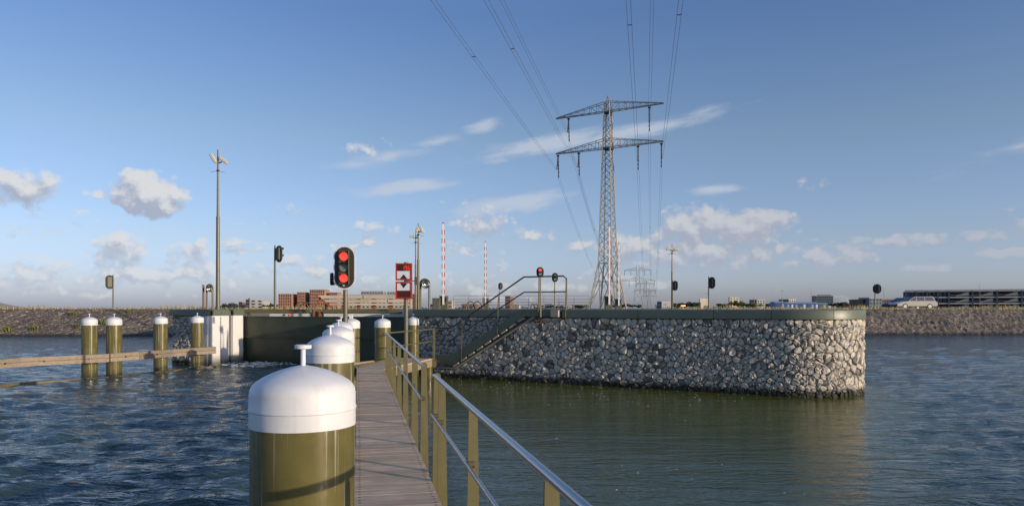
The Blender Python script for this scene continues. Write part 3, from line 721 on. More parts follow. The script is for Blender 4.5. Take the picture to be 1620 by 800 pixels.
# timber fender along the left piles
def build_fender():
    a = Vector((PX(-330,17.5), 17.5)); c = Vector((PX(339,31.9), 31.6)); 
    pts = [P(-330,0,17.8), P(30,0,24.2), P(171,0,26.35), P(217,0,27.6), P(271,0,29.2), P(339,0,31.3)]
    off = Vector((.20,-.30,0))
    root = thing('timber_fender', 'weathered timber fender beam bolted along the left row of piles', 'fender', (pts[0].x, pts[0].y, 0))
    o = Vector((pts[0].x, pts[0].y, 0))
    for p, q in zip(pts, pts[1:]):
        p = Vector((p.x,p.y,0)) - o; q = Vector((q.x,q.y,0)) - o; d = (q-p).normalized(); nn = Vector((d.y,-d.x,0)); Ln = (q-p).length
        k = 0
        for z0, z1, w in ((.575,.72,.20),(.727,.87,.19)):
            b = MB(); b.bar(p + d*.006 + nn*.02 + UP*((z0+z1)/2), q - d*.006 + nn*.02 + UP*((z0+z1)/2), w, z1-z0)
            b.build('timber', M_['wood'], root, bevel=.008)
        b = MB(); m = max(1, int(Ln/1.15))
        for i in range(m):
            u = (i+.5)/m*Ln
            b.ext([(u+x, .72+z) for x, z in disc(.036,8)], p, d, UP, nn, .118, .135)
        b.build('bolt', M_['bolt'], root)
    # low waling at the water line
    r2 = thing('waterline_waling', 'thin wet timber waling floating at the waterline below the fender', 'waling', (o.x,o.y,0))
    for p, q in zip(pts, pts[1:]):
        p = Vector((p.x,p.y,.0)) - o; q = Vector((q.x,q.y,.0)) - o; d = (q-p).normalized(); nn = Vector((d.y,-d.x,0))
        b = MB(); b.bar(p + d*.01 + nn*.05, q - d*.01 + nn*.05, .16, .11); b.build('timber', M_['wetwood'], r2, bevel=.01)
build_fender()

# ------------------------------------------------------------------ footbridge
def build_bridge():
    root = thing('footbridge', 'narrow timber deck footbridge running from the foreground to the lock stair', 'footbridge', (deck_right(6), 6, 0))
    o = Vector((deck_right(6), 6, 0)); rz = math.atan2(-PDIR.x, PDIR.y)
    b = MB(); pw, ln = .1965, .985
    b.box((-DW/2, 0, -.0275), (DW, pw, .055))
    for x in (-.045, -DW+.05):
        for y in (-.055, .055): b.ext([(x+u, y+v) for u, v in disc(.0135,8)], (0,0,0), (1,0,0), (0,1,0), (0,0,1), .0003, .0011, 1)
    me = b.mesh('plank', [M_['deck'], M_['deckbolt']], None, .0025)
    rnd = random.Random(4); s = -2.2
    base = Vector((deck_right(0), 0, 0))
    while True:
        q = base + Vector((PDIR.x, PDIR.y, 0))*s
        if q.y > 21.35: break
        link('plank', me, root, (q.x-o.x + rnd.uniform(-.004,.004), q.y-o.y, ZD + rnd.uniform(-.0012,.0012)), (rnd.uniform(-.003,.003), rnd.uniform(-.002,.002), rz + rnd.uniform(-.003,.003)))
        s += .2
    d3 = Vector((PDIR.x,PDIR.y,0)); n3 = Vector((PNR.x,PNR.y,0))
    for x in (-.012, -DW+.012):
        p = base + n3*x - d3*2.3; q = base + n3*x + d3*21.6
        b = MB(); b.bar(p - o + UP*(ZD-.17), q - o + UP*(ZD-.17), .02 if x > -.1 else .05, .21); b.build('edge_beam', M_['olive'], root)
    # landing: planks turned towards the stair
    A = Vector((-3.60,20.75)); Bq = Vector((-2.72,25.0)); Dv = (Bq-A).normalized(); Nv = Vector((-Dv.y, Dv.x))       # Nv: to the left
    r2 = thing('landing', 'timber landing at the far end of the footbridge leading to the stair', 'platform', (A.x,A.y,0))
    Ln = (Bq-A).length; k = int(Ln/.2); rz2 = math.atan2(-Dv.x, Dv.y)
    for i in range(k):
        f = (i+.5)/k; q = A + Dv*(f*Ln); wd = .9 + f*.35
        b = MB(); b.box((-wd/2,0,-.0275),(wd,Ln/k-.006,.055)); b.build('plank', M_['deck'], r2, (q.x-A.x,q.y-A.y,ZD-.004), bevel=.003).rotation_euler = (0,0,rz2)
    b = MB(); b.bar(Vector((0,0,ZD-.16)), Vector((Dv.x*Ln, Dv.y*Ln, ZD-.16)), .06, .24); b.build('edge_beam', M_['wood'], r2, bevel=.006)
    e = A + Nv*.95; f_ = Bq + Nv*1.25
    b = MB(); b.bar(Vector((e.x-A.x,e.y-A.y,ZD-.10)), Vector((f_.x-A.x,f_.y-A.y,ZD-.10)), .08, .30); b.build('edge_beam', M_['olive'], r2, bevel=.006)
    b = MB(); p = Bq + Nv*.15; b.tube([(p.x-A.x,p.y-A.y,-1.5),(p.x-A.x,p.y-A.y,ZD-.29)], .13, 16); b.build('support_post', M_['pile'], r2, smooth=40)
    b = MB(); p0 = Bq; p1 = W(-.35,-.1,0); b.bar(Vector((p0.x-A.x+.05,p0.y-A.y,ZD-.2)), Vector((p1.x-A.x,p1.y-A.y,ZD-.2)), .1, .2); b.build('tie_beam', M_['olive'], r2)
    # small kerb at the left end of the footbridge
    kb = MB(); kb.bar(Vector((-1.20,.75,ZD+.04)), Vector((-.72,1.9,ZD+.04)), .07, .10); kb.build('kerb', M_['wood'], r2)
build_bridge()

def post_mesh(h0, h1, w0, w1, th):            # flat tapered upright with a rounded head
    b = MB(); p = [(-w0/2,h0),(w0/2,h0),(w1/2,h1-.02),(w1/2-.012,h1-.004),(w1/2-.025,h1),(-w1/2+.025,h1),(-w1/2+.012,h1-.004),(-w1/2,h1-.02)]
    b.ext(p, (0,0,0), (1,0,0), (0,0,1), (0,1,0), -th/2, th/2); return b.mesh('post', M_['olive'], None, .0015)
PMESH = post_mesh(-.42, .985, .108, .066, .014); PMESH2 = post_mesh(-.42, 1.03, .108, .072, .014)
def railing(name, label, zs, off0, tall=()):
    q0 = Vector((deck_right(zs[0]), zs[0], 0)); root = thing(name, label, 'railing', (q0.x,q0.y,ZD)); rz = math.atan2(-PDIR.x, PDIR.y)
    n3 = Vector((PNR.x,PNR.y,0)); d3 = Vector((PDIR.x,PDIR.y,0))
    for i, z in enumerate(zs):
        q = Vector((deck_right(z), z, 0)) + n3*(off0+.02) - q0
        link('post', PMESH2 if i in tall else PMESH, root, q, (0,0,rz))
    a = Vector((deck_right(zs[0]),zs[0],0)) - q0 + n3*(off0-.005); c = Vector((deck_right(zs[-1]),zs[-1],0)) - q0 + n3*(off0-.005)
    ext = .03
    b = MB(); b.tube([a - d3*ext + UP*1.0, c + d3*ext + UP*1.0], .023, 14); b.build('top_rail', M_['steel'], root, smooth=40)
    b = MB(); b.tube([a - d3*ext + UP*.585 - n3*.02, c + d3*ext + UP*.585 - n3*.02], .017, 12); b.build('middle_rail', M_['steel'], root, smooth=40)
    for z in zs:
        q = Vector((deck_right(z), z, 0)) + n3*(off0+.0) - q0
        b = MB(); b.tube([q + UP*.585 - n3*.03, q + UP*.585 + n3*.03], .026, 10); b.build('clamp', M_['railpaint'], root, smooth=40)
    return root
railing('railing', 'near railing of the footbridge with bright steel handrail on tapered olive posts', [-1.0, 1.02, 3.08, 5.20, 7.12, 7.56], .075, tall=(5,))
railing('railing', 'far railing of the footbridge ending at the landing, beyond the gap', [9.05, 10.6, 12.6, 14.55, 16.55, 18.6, 20.55], .075, tall=(0,))

def build_landing_rail():
    A = Vector((-3.66,20.6)); Bq = Vector((-2.70,25.0)); o = Vector((A.x,A.y,ZD)); root = thing('railing', 'olive railing along the landing between footbridge and stair', 'railing', o)
    d = Vector((Bq.x-A.x,Bq.y-A.y,0)); 
    for h, r in ((1.0,.022),(.585,.018)):
        b = MB(); b.tube([Vector((0,0,h)), d + UP*h], r, 10); b.build('top_rail' if h > .9 else 'middle_rail', M_['olive'], root, smooth=40)
    for f in (.38, .62, .97, 1.0):
        b = MB(); b.box((0,0,.36),(.016 if f < .98 else .05,.075,1.33 if f < .98 else 1.36)); b.build('post', M_['olive'], root, d*f + Vector((.03,0,0)), bevel=.002)
build_landing_rail()

# ------------------------------------------------------------------ stair
def build_stair():
    o = Vector((WO.x,WO.y,0)); root = thing('staircase', 'dark green steel stair climbing along the cobble wall to the quay', 'stairs', o)
    w3 = Vector((WD.x,WD.y,0)); n3 = Vector((WN.x,WN.y,0)); q = (0,0,0)
    for out, nm in ((.10,'stringer'), (-.88,'stringer')):
        b = MB(); b.ext([(.5,.42),(3.5,2.24),(4.86,2.24),(4.86,2.475),(3.42,2.475),(.42,.80-.0),(-.45,.80),(-.45,.48),(.44,.48)], q, w3, UP, n3, out-.012, out+.012)
        b.build(nm, M_['coping'], root)
    n = 9
    for i in range(n):
        t = .62 + i*(3.0/n); z = ZD + (i+1)*(1.62/(n))
        b = MB(); b.ext([(t,z-.04),(t+.35,z-.04),(t+.35,z),(t,z)], q, w3, UP, n3, -.86, .085); tr = b.build('tread', M_['concrete'], root)
        b = MB(); zl = .42 + (t-.5)*.607; b.ext([(t-.02,zl-.085),(t+.20,zl+.04),(t+.20,zl+.085),(t-.02,zl-.035)], q, w3, UP, n3, .0, .16); b.build('lit_tread_edge', M_['pale'], root)  # pale plates stand in for sunlight on the tread edges
    b = MB(); b.ext([(-.44,.74),(.5,.74),(.5,.79),(-.44,.79)], q, w3, UP, n3, -.86, .085); b.build('bottom_landing', M_['concrete'], root)
    b = MB(); b.ext([(3.66,2.40),(4.88,2.40),(4.88,2.455),(3.66,2.455)], q, w3, UP, n3, -.95, .085); b.build('top_landing', M_['concrete'], root)
    b = MB(); b.ext([(4.56,2.22),(4.85,2.22),(4.85,2.46),(4.56,2.46)], q, w3, UP, n3, .115, .24); b.build('end_block', M_['pale'], root, bevel=.01)
    # handrail
    hr = thing('stair_handrail', 'brown tubular handrail following the stair up and along its top landing', 'railing', o)
    pt = lambda t, z, out=.06: W(t,out,z) - o
    b = MB(); b.tube([pt(-.4,1.80), pt(.45,1.80), pt(3.46,3.58), pt(4.95,3.58), pt(5.06,3.50), pt(5.06,2.25)], .027, 10); b.build('top_rail', M_['railpaint'], hr, smooth=50)
    b = MB(); b.tube([pt(-.4,1.34), pt(.42,1.34), pt(3.46,3.06), pt(5.06,3.06)], .022, 10); b.build('middle_rail', M_['railpaint'], hr, smooth=50)
    for t, z0, z1 in ((.95,.62,2.1),(2.45,1.6,2.97),(4.05,2.25,3.57),(5.06,2.2,3.45)):
        b = MB(); b.bar(pt(t,z0,.135), pt(t,z1,.135) + n3*-.06, .06, .03); b.build('post', M_['olive'], hr, bevel=.004)
    # dark red rope under the landing
    b = MB(); pts = []
    for k in range(26): a = k*.55; pts.append(pt(3.95 + .16*math.cos(a) + .005*k, 2.10 + .05*math.sin(a)*1.1, .17 + .03*math.sin(a*1.7)))
    b.tube(pts, .014, 6); rp = b.build('rope_coil', M_['rope'], None, o, smooth=50); tag(rp, 'small tangle of dark red rope hanging under the stair top landing', 'rope')
build_stair()

# ------------------------------------------------------------------ signals
def lamp_on(root, x, z, r, m, front=-.10, visor=True):
    b = MB(); b.ext([(x+u, z+v) for u, v in disc(r,18)], (0,0,0), (1,0,0), (0,0,1), (0,1,0), front, front+.02)
    l = b.build('lens', m, root)
    if visor:
        b = MB(); n = 10; vs = []; 
        for k in range(n+1):
            a = math.pi*(k/n)*1.1 - .05*math.pi
            for d, rr in ((front-.13 if 1 else 0, r+.012), (front+.01, r+.012)):
                vs.append((x + rr*math.cos(a), d + (.06*(1-math.sin(max(0,min(math.pi,a)))) if d < front else 0), z + rr*math.sin(a)))
        b.add(vs, [(2*k,2*k+1,2*k+3,2*k+2) for k in range(n)]); b.build('visor', M_['black'], l)
def main_signal():
    Z = 19.0; root = thing('traffic_signal', 'large white rimmed harbour signal with two red lamps lit, beside the footbridge', 'traffic light', (PX(545.5,Z), Z, 0)); cz = PZ(423.3, Z)
    b = MB(); b.tube([(0,.06,-1.6),(0,.06,1.95)], .072, 20); b.build('pole_foot', M_['pole'], root, smooth=40)
    b = MB(); b.tube([(0,.06,1.95),(0,.06,cz-.50)], .058, 20); b.build('pole', M_['pole'], root, smooth=40)
    b = MB(); b.ext([(x,cz+z) for x, z in oval(.575,1.145,16)], (0,0,0), (1,0,0), (0,0,1), (0,1,0), -.03, 0); b.build('rim', M_['signwhite'], root)
    M_['signwhite']
    b = MB(); b.ext([(x,cz+z) for x, z in oval(.505,1.075,16)], (0,0,0), (1,0,0), (0,0,1), (0,1,0), -.036, -.031); b.build('backing_board', M_['board'], root)
    b = MB()
    b.box((0,-.075,cz),(.27,.075,.86)); b.build('housing', M_['board'], root, bevel=.012)
    b = MB()
    for z in (-.43,-.145,.145,.43): b.box((0,-.12,cz+z),(.275,.03,.014))
    b.box((.131,-.13,cz),(.012,.10,.86)); b.build('housing_frame', M_['cabinet'], root)
    for z, m in ((.288,'redon'),(0,'lensoff'),(-.277,'redon')): lamp_on(root, 0, cz+z, .112, M_[m], -.135)
    b = MB(); b.box((0,-.115,cz-.47),(.05,.01,.025)); b.build('badge', M_['signwhite'], root)
    b = MB(); b.box((-.02,.04,cz),(.2,.14,.5)); b.build('bracket', M_['cabinet'], root)
    # signal for the other channel, seen edge on
    b = MB(); b.ext([(x,z) for x, z in oval(.20,.33,10)], (-.36,.16,cz-.29), (0,1,0), (0,0,1), (1,0,0), -.045, .045); sl = b.build('side_signal', M_['black'], root, smooth=40)
    b = MB(); b.bar((-.32,.16,cz-.28),(-.02,.08,cz-.28),.03,.03); b.build('side_bracket', M_['pole'], root)
main_signal()

def small_signal(Z, px, ytop, ybase, bx, by0, by1, wpx, label, face=0, two=True, lit=None, back=False, zb=None, pole_r=.05, group='shipping signals on poles', boardmat='black', cat='traffic light'):
    X = PX(px,Z); root = thing('shipping_signal', label, cat, (X,Z,0), 0, group)
    z0 = PZ(ybase,Z) if zb is None else zb; z1 = PZ(ytop,Z)
    b = MB(); b.tube([(0,0,z0-.05),(0,0,(z0+z1)/2),(0,0,z1)], [pole_r,pole_r*.9,pole_r*.7], 10); b.build('pole', M_['pole'], root, smooth=40)
    cx = PX(bx,Z)-X; cz = (PZ(by0,Z)+PZ(by1,Z))/2; h = PZ(by0,Z)-PZ(by1,Z); w = wpx/F*Z/max(.35,abs(math.cos(face)))
    ca, sa = math.cos(face), math.sin(face); A = Vector((ca,sa,0)); Nn = Vector((sa,-ca,0))       # Nn: towards the side the lamps face
    o = Vector((cx, -.09, cz))
    b = MB(); b.ext(oval(w,h,10), o, A, UP, Nn, -.03, .02); b.build('backing_board', M_[boardmat], root)
    b = MB(); b.ext([(-w*.27,-h*.36),(w*.27,-h*.36),(w*.27,h*.36),(-w*.27,h*.36)], o, A, UP, Nn, -.13 if back else .02, .02 if back else .10); b.build('housing', M_['cabinet' if back and boardmat != 'black' else 'black'], root, bevel=.01)
    k = (.2,-.2) if two else (0,)
    for i, f in enumerate(k):
        m = M_['redon'] if lit == i else M_['lensoff']
        r = min(w*.22, h*.16)
        b = MB(); b.ext(disc(r,12), o + UP*(f*h), A, UP, Nn, .10, .125); l = b.build('lens', m, root)
        b = MB(); b.tube([o + UP*(f*h+r*1.1) + Nn*.1, o + UP*(f*h+r*1.0) + Nn*.24], r*.5, 6); b.build('visor', M_['black'], root)
    b = MB(); b.bar((0,0,cz), o + Vector((0,.04,0)), .05, .05); b.build('bracket', M_['pole'], root)
    return root
small_signal(37, 435, 388, 487, 442.6, 388.5, 415, 12.5, 'two lamp signal seen from behind on the lock head left of the brick buildings', face=R(180-38), back=True, pole_r=.06, boardmat='board')
small_signal(73, 179, 434, 486, 174.2, 435, 457, 9.5, 'lone signal on the left dike top with its lamps turned to the left', face=R(180+38), back=True, pole_r=.075, boardmat='boardb')
small_signal(50, 1121.3, 437, 487, 1125.6, 438, 456.5, 8.2, 'dark oval signal on its own pole right of the camera mast, above the lock wall', face=R(135), back=True, pole_r=.06)
small_signal(76, 1384.5, 449, 487, 1386.8, 449, 464.5, 10.5, 'black oval signal on a pale pole on the right dike left of the cars', face=R(150), back=True, pole_r=.07)
small_signal(49.6, 1064.2, 443, 487, 1067.6, 444, 459.5, 6.5, 'dark signal head fixed to the foot of the right camera mast', face=R(130), back=True, pole_r=.03)
small_signal(24.15, 855, 437, 499, 854.2, 422.5, 438.5, 11.5, 'small signal with one red lamp lit above the stair top', lit=0, pole_r=.033)
small_signal(30, 877.5, 445, 487, 877.7, 431.5, 446, 9.5, 'unlit small signal just right of the red lit one at the stair top', pole_r=.028)
small_signal(52, 790.2, 447, 487, 791.8, 447, 458, 6.6, 'small beige backed signal behind the stair handrail', face=R(150), back=True, two=True, pole_r=.035, boardmat='cabinet')

# ------------------------------------------------------------------ red sign
def red_sign():
    Z = 26.0; root = thing('clearance_sign', 'red framed height sign with lit digits and black arrow triangles', 'sign', (PX(641.5,Z),Z,0), R(-4))
    b = MB(); b.tube([(0,.1,-1.5),(0,.1,PZ(417,Z)+.06)], .075, 16); b.build('pole', M_['pole'], root, smooth=40)
    dx = PX(639.2,Z)-PX(641.5,Z)
    def panel(y0,y1):
        z1,z0 = PZ(y0,Z),PZ(y1,Z); w = .585
        b = MB(); b.box((dx,0,(z0+z1)/2),(w,.10,z1-z0)); p = b.build('panel', M_['redpaint'], root, bevel=.01)
        b = MB(); t = .05
        for c, s in (((dx,-.056,z1-t/2),(w,.03,t)),((dx,-.056,z0+t/2),(w,.03,t)),((dx-w/2+t/2,-.056,(z0+z1)/2),(t,.03,z1-z0-2*t-.004)),((dx+w/2-t/2,-.056,(z0+z1)/2),(t,.03,z1-z0-2*t-.004))): b.box(c,s)
        b.build('frame', M_['redpaint'], p)
        return p, z0, z1, w
    p, z0, z1, w = panel(416.3, 443.3)
    fr = lambda f: z1 + (z0-z1)*f
    def plate(nm, m, f0, f1, pp, d=.053):
        b = MB(); b.box((dx,-d,(fr(f0)+fr(f1))/2),(w-.104,.006,fr(f0)-fr(f1))); return b.build(nm, m, pp)
    dsp = plate('display', M_['ledoff'], .09, .45, p); plate('white_field', M_['signwhite'], .455, .91, p)
    zb = fr(.905)
    b = MB(); b.ext([(dx-.13,zb),(dx+.13,zb),(dx,zb+.155)], (0,0,0), (1,0,0), (0,0,1), (0,1,0), -.062, -.0565); b.build('arrow', M_['black'], p)
    SEG = {'1':'bc','9':'abcdfg','6':'acdefg'}; hh = .145; ww = .062; cx = dx - .02; zc = (fr(.09)+fr(.45))/2
    for ch in '196':
        b = MB(); L = {'a':((0,hh/2),(ww,.014)),'g':((0,0),(ww,.014)),'d':((0,-hh/2),(ww,.014)),'f':((-ww/2,hh/4),(.014,hh/2)),'b':((ww/2,hh/4),(.014,hh/2)),'e':((-ww/2,-hh/4),(.014,hh/2)),'c':((ww/2,-hh/4),(.014,hh/2))}
        for s in SEG[ch]:
            (ax,az),(sx,sz) = L[s]; b.box((cx+ax,-.060 - (.0005 if s in 'agd' else 0),zc+az),(sx,.006,sz))
        b.build('digit', M_['led'], p); cx += .105
    p, z0, z1, w = panel(445.3, 472.5)
    plate('white_field', M_['signwhite'], .10, .52, p); plate('display', M_['ledoff'], .525, .91, p)
    zt = fr(.105)
    b = MB(); b.ext([(dx-.13,zt),(dx+.13,zt),(dx,zt-.165)], (0,0,0), (1,0,0), (0,0,1), (0,1,0), -.062, -.0565); b.build('arrow', M_['black'], p)
    b = MB(); b.box((.36,.1,PZ(444,Z)),(.10,.12,.28)); b.bar((.05,.1,PZ(444,Z)),(.34,.1,PZ(444,Z)),.03,.03); b.build('side_lamp', M_['cabinet'], root)
    b = MB(); b.box((0,.1,PZ(415.2,Z)),(.05,.05,.05)); b.build('pole_cap', M_['cabinet'], root)
red_sign()

# ------------------------------------------------------------------ masts, floodlights, barriers, rails
def mast(px, Z, ytop, label, r0, cams, group='camera masts on the lock'):
    z0 = 2.38; z1 = PZ(ytop,Z); h = z1-z0; root = thing('camera_mast', label, 'mast', (PX(px,Z),Z,z0), 0, group)
    b = MB(); b.tube([(0,0,0),(0,0,h*.58)], [r0,r0*.80], 16); b.build('lower_tube', M_['pole'], root, smooth=40)
    b = MB(); b.tube([(0,0,h*.58),(0,0,h)], [r0*.62,r0*.36], 14); b.build('upper_tube', M_['pole'], root, smooth=40)
    b = MB(); b.tube([(0,0,h*.565),(0,0,h*.585)], [r0*.85,r0*.85], 14); b.build('collar', M_['pole'], root, smooth=40)
    b = MB(); b.box((0,0,.03),(r0*4,r0*4,.05)); b.build('base_plate', M_['cabinet'], root)
    zt = h*.87
    b = MB(); b.tube([(0,0,zt-.04),(0,0,zt+.04)], .07, 10)
    for a in (.3, 1.9, 3.4, 5.0): b.tube([(0,0,zt),(.33*math.cos(a),.33*math.sin(a),zt-.08)], .008, 4)
    b.build('spike_ring', M_['bolt'], root)
    for dx, dz, tilt, L_, side in cams:
        b = MB(); d = Vector((math.cos(tilt), -.25*0, math.sin(tilt))); c = Vector((dx, -.08, h*.94 + dz))
        b.bar(c - d*L_/2, c + d*L_/2, .15, .16); hd = b.build('camera_housing', M_['cream'], root, bevel=.03)
        b = MB(); b.bar((0,0,c.z-.12), (dx*.7,-.06,c.z-.08), .05, .05); b.build('camera_arm', M_['bolt'], root)
mast(344.8, 36, 237, 'tall camera mast with two cream camera housings on the left lock head', .105, ((-.20,.04,R(122),.50,0),(.30,-.06,R(-35),.52,0)))
mast(661.8, 42, 353.5, 'taller of the two close masts behind the red sign', .085, ((-.05,-.05,R(70),.3,0),(.22,-.08,R(120),.4,0)))
mast(657.6, 47, 367, 'shorter and thinner of the two close masts behind the red sign', .075, ((-.22,.02,R(5),.3,0),(.18,.02,R(-8),.2,0)))
mast(1063.3, 50, 387, 'slim camera mast standing alone right of the pylon', .075, ((-.22,-.03,R(2),.4,0),(.26,-.05,R(-6),.35,0)))

def hoop_light(px0, px1, Z, ytop, cy, rl, label, lit):
    w = (px1-px0)/F*Z; X = PX((px0+px1)/2,Z); h = PZ(ytop,Z)-2.4; root = thing('floodlight', label, 'floodlight', (X,Z,2.4), 0, 'round floodlights in hoop frames')
    pts = [(-w/2,0,-.05),(-w/2,0,h-w/2)] + [(-w/2*math.cos(math.pi*k/8),0,h-w/2+w/2*math.sin(math.pi*k/8)) for k in range(1,8)] + [(w/2,0,h-w/2),(w/2,0,-.05)]
    b = MB(); b.tube(pts, .045, 10); b.build('hoop_frame', M_['pole'], root, smooth=50)
    zc = PZ(cy,Z)-2.4; r = rl/F*Z; c = Vector((0,-.02,zc)); n = Vector((.45,-.85,-.25)).normalized(); a = n.cross(UP).normalized(); u = a.cross(n)
    b = MB(); b.tube([c - n*.20, c - n*.12, c + n*.06, c + n*.15], [r*.45,r*.9,r,r], 20, cap=False); b.build('lamp_body', M_['cabinet'], root, smooth=40)
    b = MB(); vs = []; rings = [(.92,.10),(.90,.092),(.72,.035),(.48,.0),(.22,-.02),(.02,-.025)]
    for rr, dd in rings:
        for k in range(20): vs.append(c + (a*math.cos(k*math.pi/10) + u*math.sin(k*math.pi/10))*rr*r + n*(dd+.05))
    b.add(vs, [(i*20+k, i*20+(k+1)%20, (i+1)*20+(k+1)%20, (i+1)*20+k) for i in range(5) for k in range(20)]); b.build('reflector', M_['lens'], root, smooth=60)
    return root
hoop_light(327, 336.3, 36, 450, 456, 5.0, 'round floodlight in a hoop frame on the left lock head beside a rusty post', True)
hoop_light(665.2, 679.2, 31, 441.5, 448.3, 6.9, 'round floodlight in a hoop frame right of the two masts', True)
b = MB(); b.tube([(0,0,-.05),(0,0,PZ(450,36)-2.4)], .05, 10); tag(b.build('post', M_['rust'], None, (PX(321.8,36),36,2.4), smooth=40), 'rusty brown steel post on the left lock head', 'post').name = 'rusty_post'

def barrier(px, Z, ytop, cw, ytopc, label, k):
    root = thing('barrier_gate', label, 'barrier', (PX(px,Z),Z,2.39), 0, 'raised road barriers')
    zc = PZ(ytopc,Z)-2.39; w = cw/F*Z
    b = MB(); b.box((0,.1,zc/2),(w,w*.8,zc)); b.build('cabinet', M_['cabinet'], root, bevel=.02)
    b = MB(); b.box((0,.1,zc+.012),(w+.05,w*.8+.05,.03)); b.build('cabinet_lid', M_['cabinet'], root)
    zt = PZ(ytop,Z)-2.39; b = MB(); b.bar((0,-w*.4-.07,zc*.4),(0,-w*.4-.07,zt),.19,.12); bm = b.build('boom', M_['bandwhite'], root)
    n = k; L_ = zt-zc
    for i in range(n):
        z0 = zc + L_*(i+.55)/n*.93; b = MB(); b.box((0,-w*.4-.07,z0),(.206,.136,L_/n*.5)); b.build('red_band', M_['bandred'], bm)
    b = MB(); b.lathe([(.03,zt-.10),(.085,zt-.06),(.085,zt+.03),(.03,zt+.08)], 10, (0,-w*.4-.07,0)); b.build('tip_lamp', M_['bandred'], bm, smooth=40)
    b = MB(); b.box((w*.05,-w*.4-.01,zc*.75),(w*.6,.06,zc*.3)); b.build('hinge', M_['black'], root)
barrier(702, 50, 354, 13, 468.5, 'tallest raised red and white barrier behind the red sign', 8)
barrier(768.3, 65, 383, 9.5, 471.5, 'raised red and white barrier left of the stair handrail', 8)
barrier(963, 51, 359, 12, 469, 'raised red and white barrier in front of the pylon middle', 8)
barrier(978.2, 66, 386, 10, 473, 'raised red and white barrier beside the right leg of the pylon', 8)
def cabinet(x0, x1, y, Z, label):
    root = thing('control_cabinet', label, 'cabinet', (PX((x0+x1)/2,Z),Z,2.39)); w = (x1-x0)/F*Z; h = PZ(y,Z)-2.39
    b = MB(); b.box((0,0,h/2),(w,w*.7,h)); b.build('case', M_['cabinet'], root, R(0) and (0,0,0) or (0,0,0), bevel=.02)
    b = MB(); b.box((0,-w*.35-.012,h/2),(w*.82,.02,h*.86)); b.build('door', M_['cabinet'], root, bevel=.006)
    b = MB(); b.box((0,0,h+.015),(w+.06,w*.7+.06,.03)); b.build('lid', M_['cabinet'], root)
cabinet(684.5, 696.5, 472, 47, 'olive control cabinet left of the tallest barrier')

def guard_rail():
    Z = 56; x0, x1 = PX(717.5,Z), PX(932,Z); root = thing('guard_rail', 'long thin steel guard rail on the quay behind the stair', 'railing', (x0,Z,2.40)); L_ = x1-x0
    for y in (467.5, 473.5, 477.8, 482): 
        z = PZ(y,Z)-2.40; b = MB(); b.tube([(0,0,z),(L_,0,z)], .022, 6); b.build('rail', M_['lattice'], root)
    n = 9
    for i in range(n+1): b = MB(); b.box((L_*i/n,0,.5),(.045,.045,1.0)); b.build('post', M_['lattice'], root)
guard_rail()
def hoop(x0, x1, y, Z, label):
    X0, X1 = PX(x0,Z), PX(x1,Z); h = PZ(y,Z)-2.40; w = X1-X0; pts = [(w*.5-w*.5*math.cos(math.pi*k/12), .25*k/12, h*math.sin(math.pi*k/12)) for k in range(13)]
    b = MB(); b.tube(pts, .028, 8); tag(b.build('ladder_hoop', M_['railpaint'], None, (X0,Z,2.40), smooth=60), label, 'handrail', 'ladder hoops at the quay edge')
for a in ((737,752,476.5,30,'low bent hoop rail left of its twin, behind the recessed wall coping'), (747.5,763,476.5,30.2,'low bent hoop rail right of its twin, behind the recessed wall coping'),
          (839.5,846.5,480.5,29,'left of two small hoop rails under the stair top handrail'), (845,852,480.5,29.2,'right of two small hoop rails under the stair top handrail'),
          (466,487,477,35.6,'bent hoop rail above the gate walkway joint'), (472,497,478.5,36.0,'second bent hoop rail above the gate walkway joint, farther right')): hoop(*a)

# timber guide works beyond the lock
def guide_works():
    Z = 60; x0, x1 = PX(497,Z), PX(647,Z); root = thing('timber_guide_works', 'pale timber guide wall of long beams on posts beyond the gate', 'guide wall', (x0,Z,0)); L_ = x1-x0; rnd = random.Random(8)
    for y0, y1, dx in ((467,472.5,.35),(473.6,478,.9),(479.6,482.6,1.25)):
        n = 4
        for k in range(n):
            a = dx + (L_-dx)*k/n; c = dx + (L_-dx)*(k+1)/n
            b = MB(); z0, z1 = PZ(y1,Z), PZ(y0,Z); b.box(((a+c)/2, rnd.uniform(-.03,.03), (z0+z1)/2),(c-a-.015,.3,z1-z0)); b.build('timber', M_['palewood'], root, bevel=.01)
    for f in (.12,.30,.46,.62,.80,.95):
        b = MB(); b.box((L_*f,.35,PZ(476,Z)/2+.4),(.28,.28,PZ(476,Z)-.2)); b.build('post', M_['rust'], root, bevel=.01)
    for a in ((.2,PZ(467,Z),1.5,PZ(486,Z)),(.6,PZ(470,Z),.1,PZ(487,Z))):
        b = MB(); b.bar((a[0],-.2,a[1]),(a[2],-.2,a[3]),.14,.14); b.build('brace', M_['rust'], root)
guide_works()
b = MB(); b.tube([(0,0,0),(0,0,.06)], .16, 12); tag(b.build('amber_light', M_['amber'], None, (PX(1081,52),52,PZ(484,52)), smooth=40), 'small amber light glowing just above the coping right of the camera mast', 'lamp')

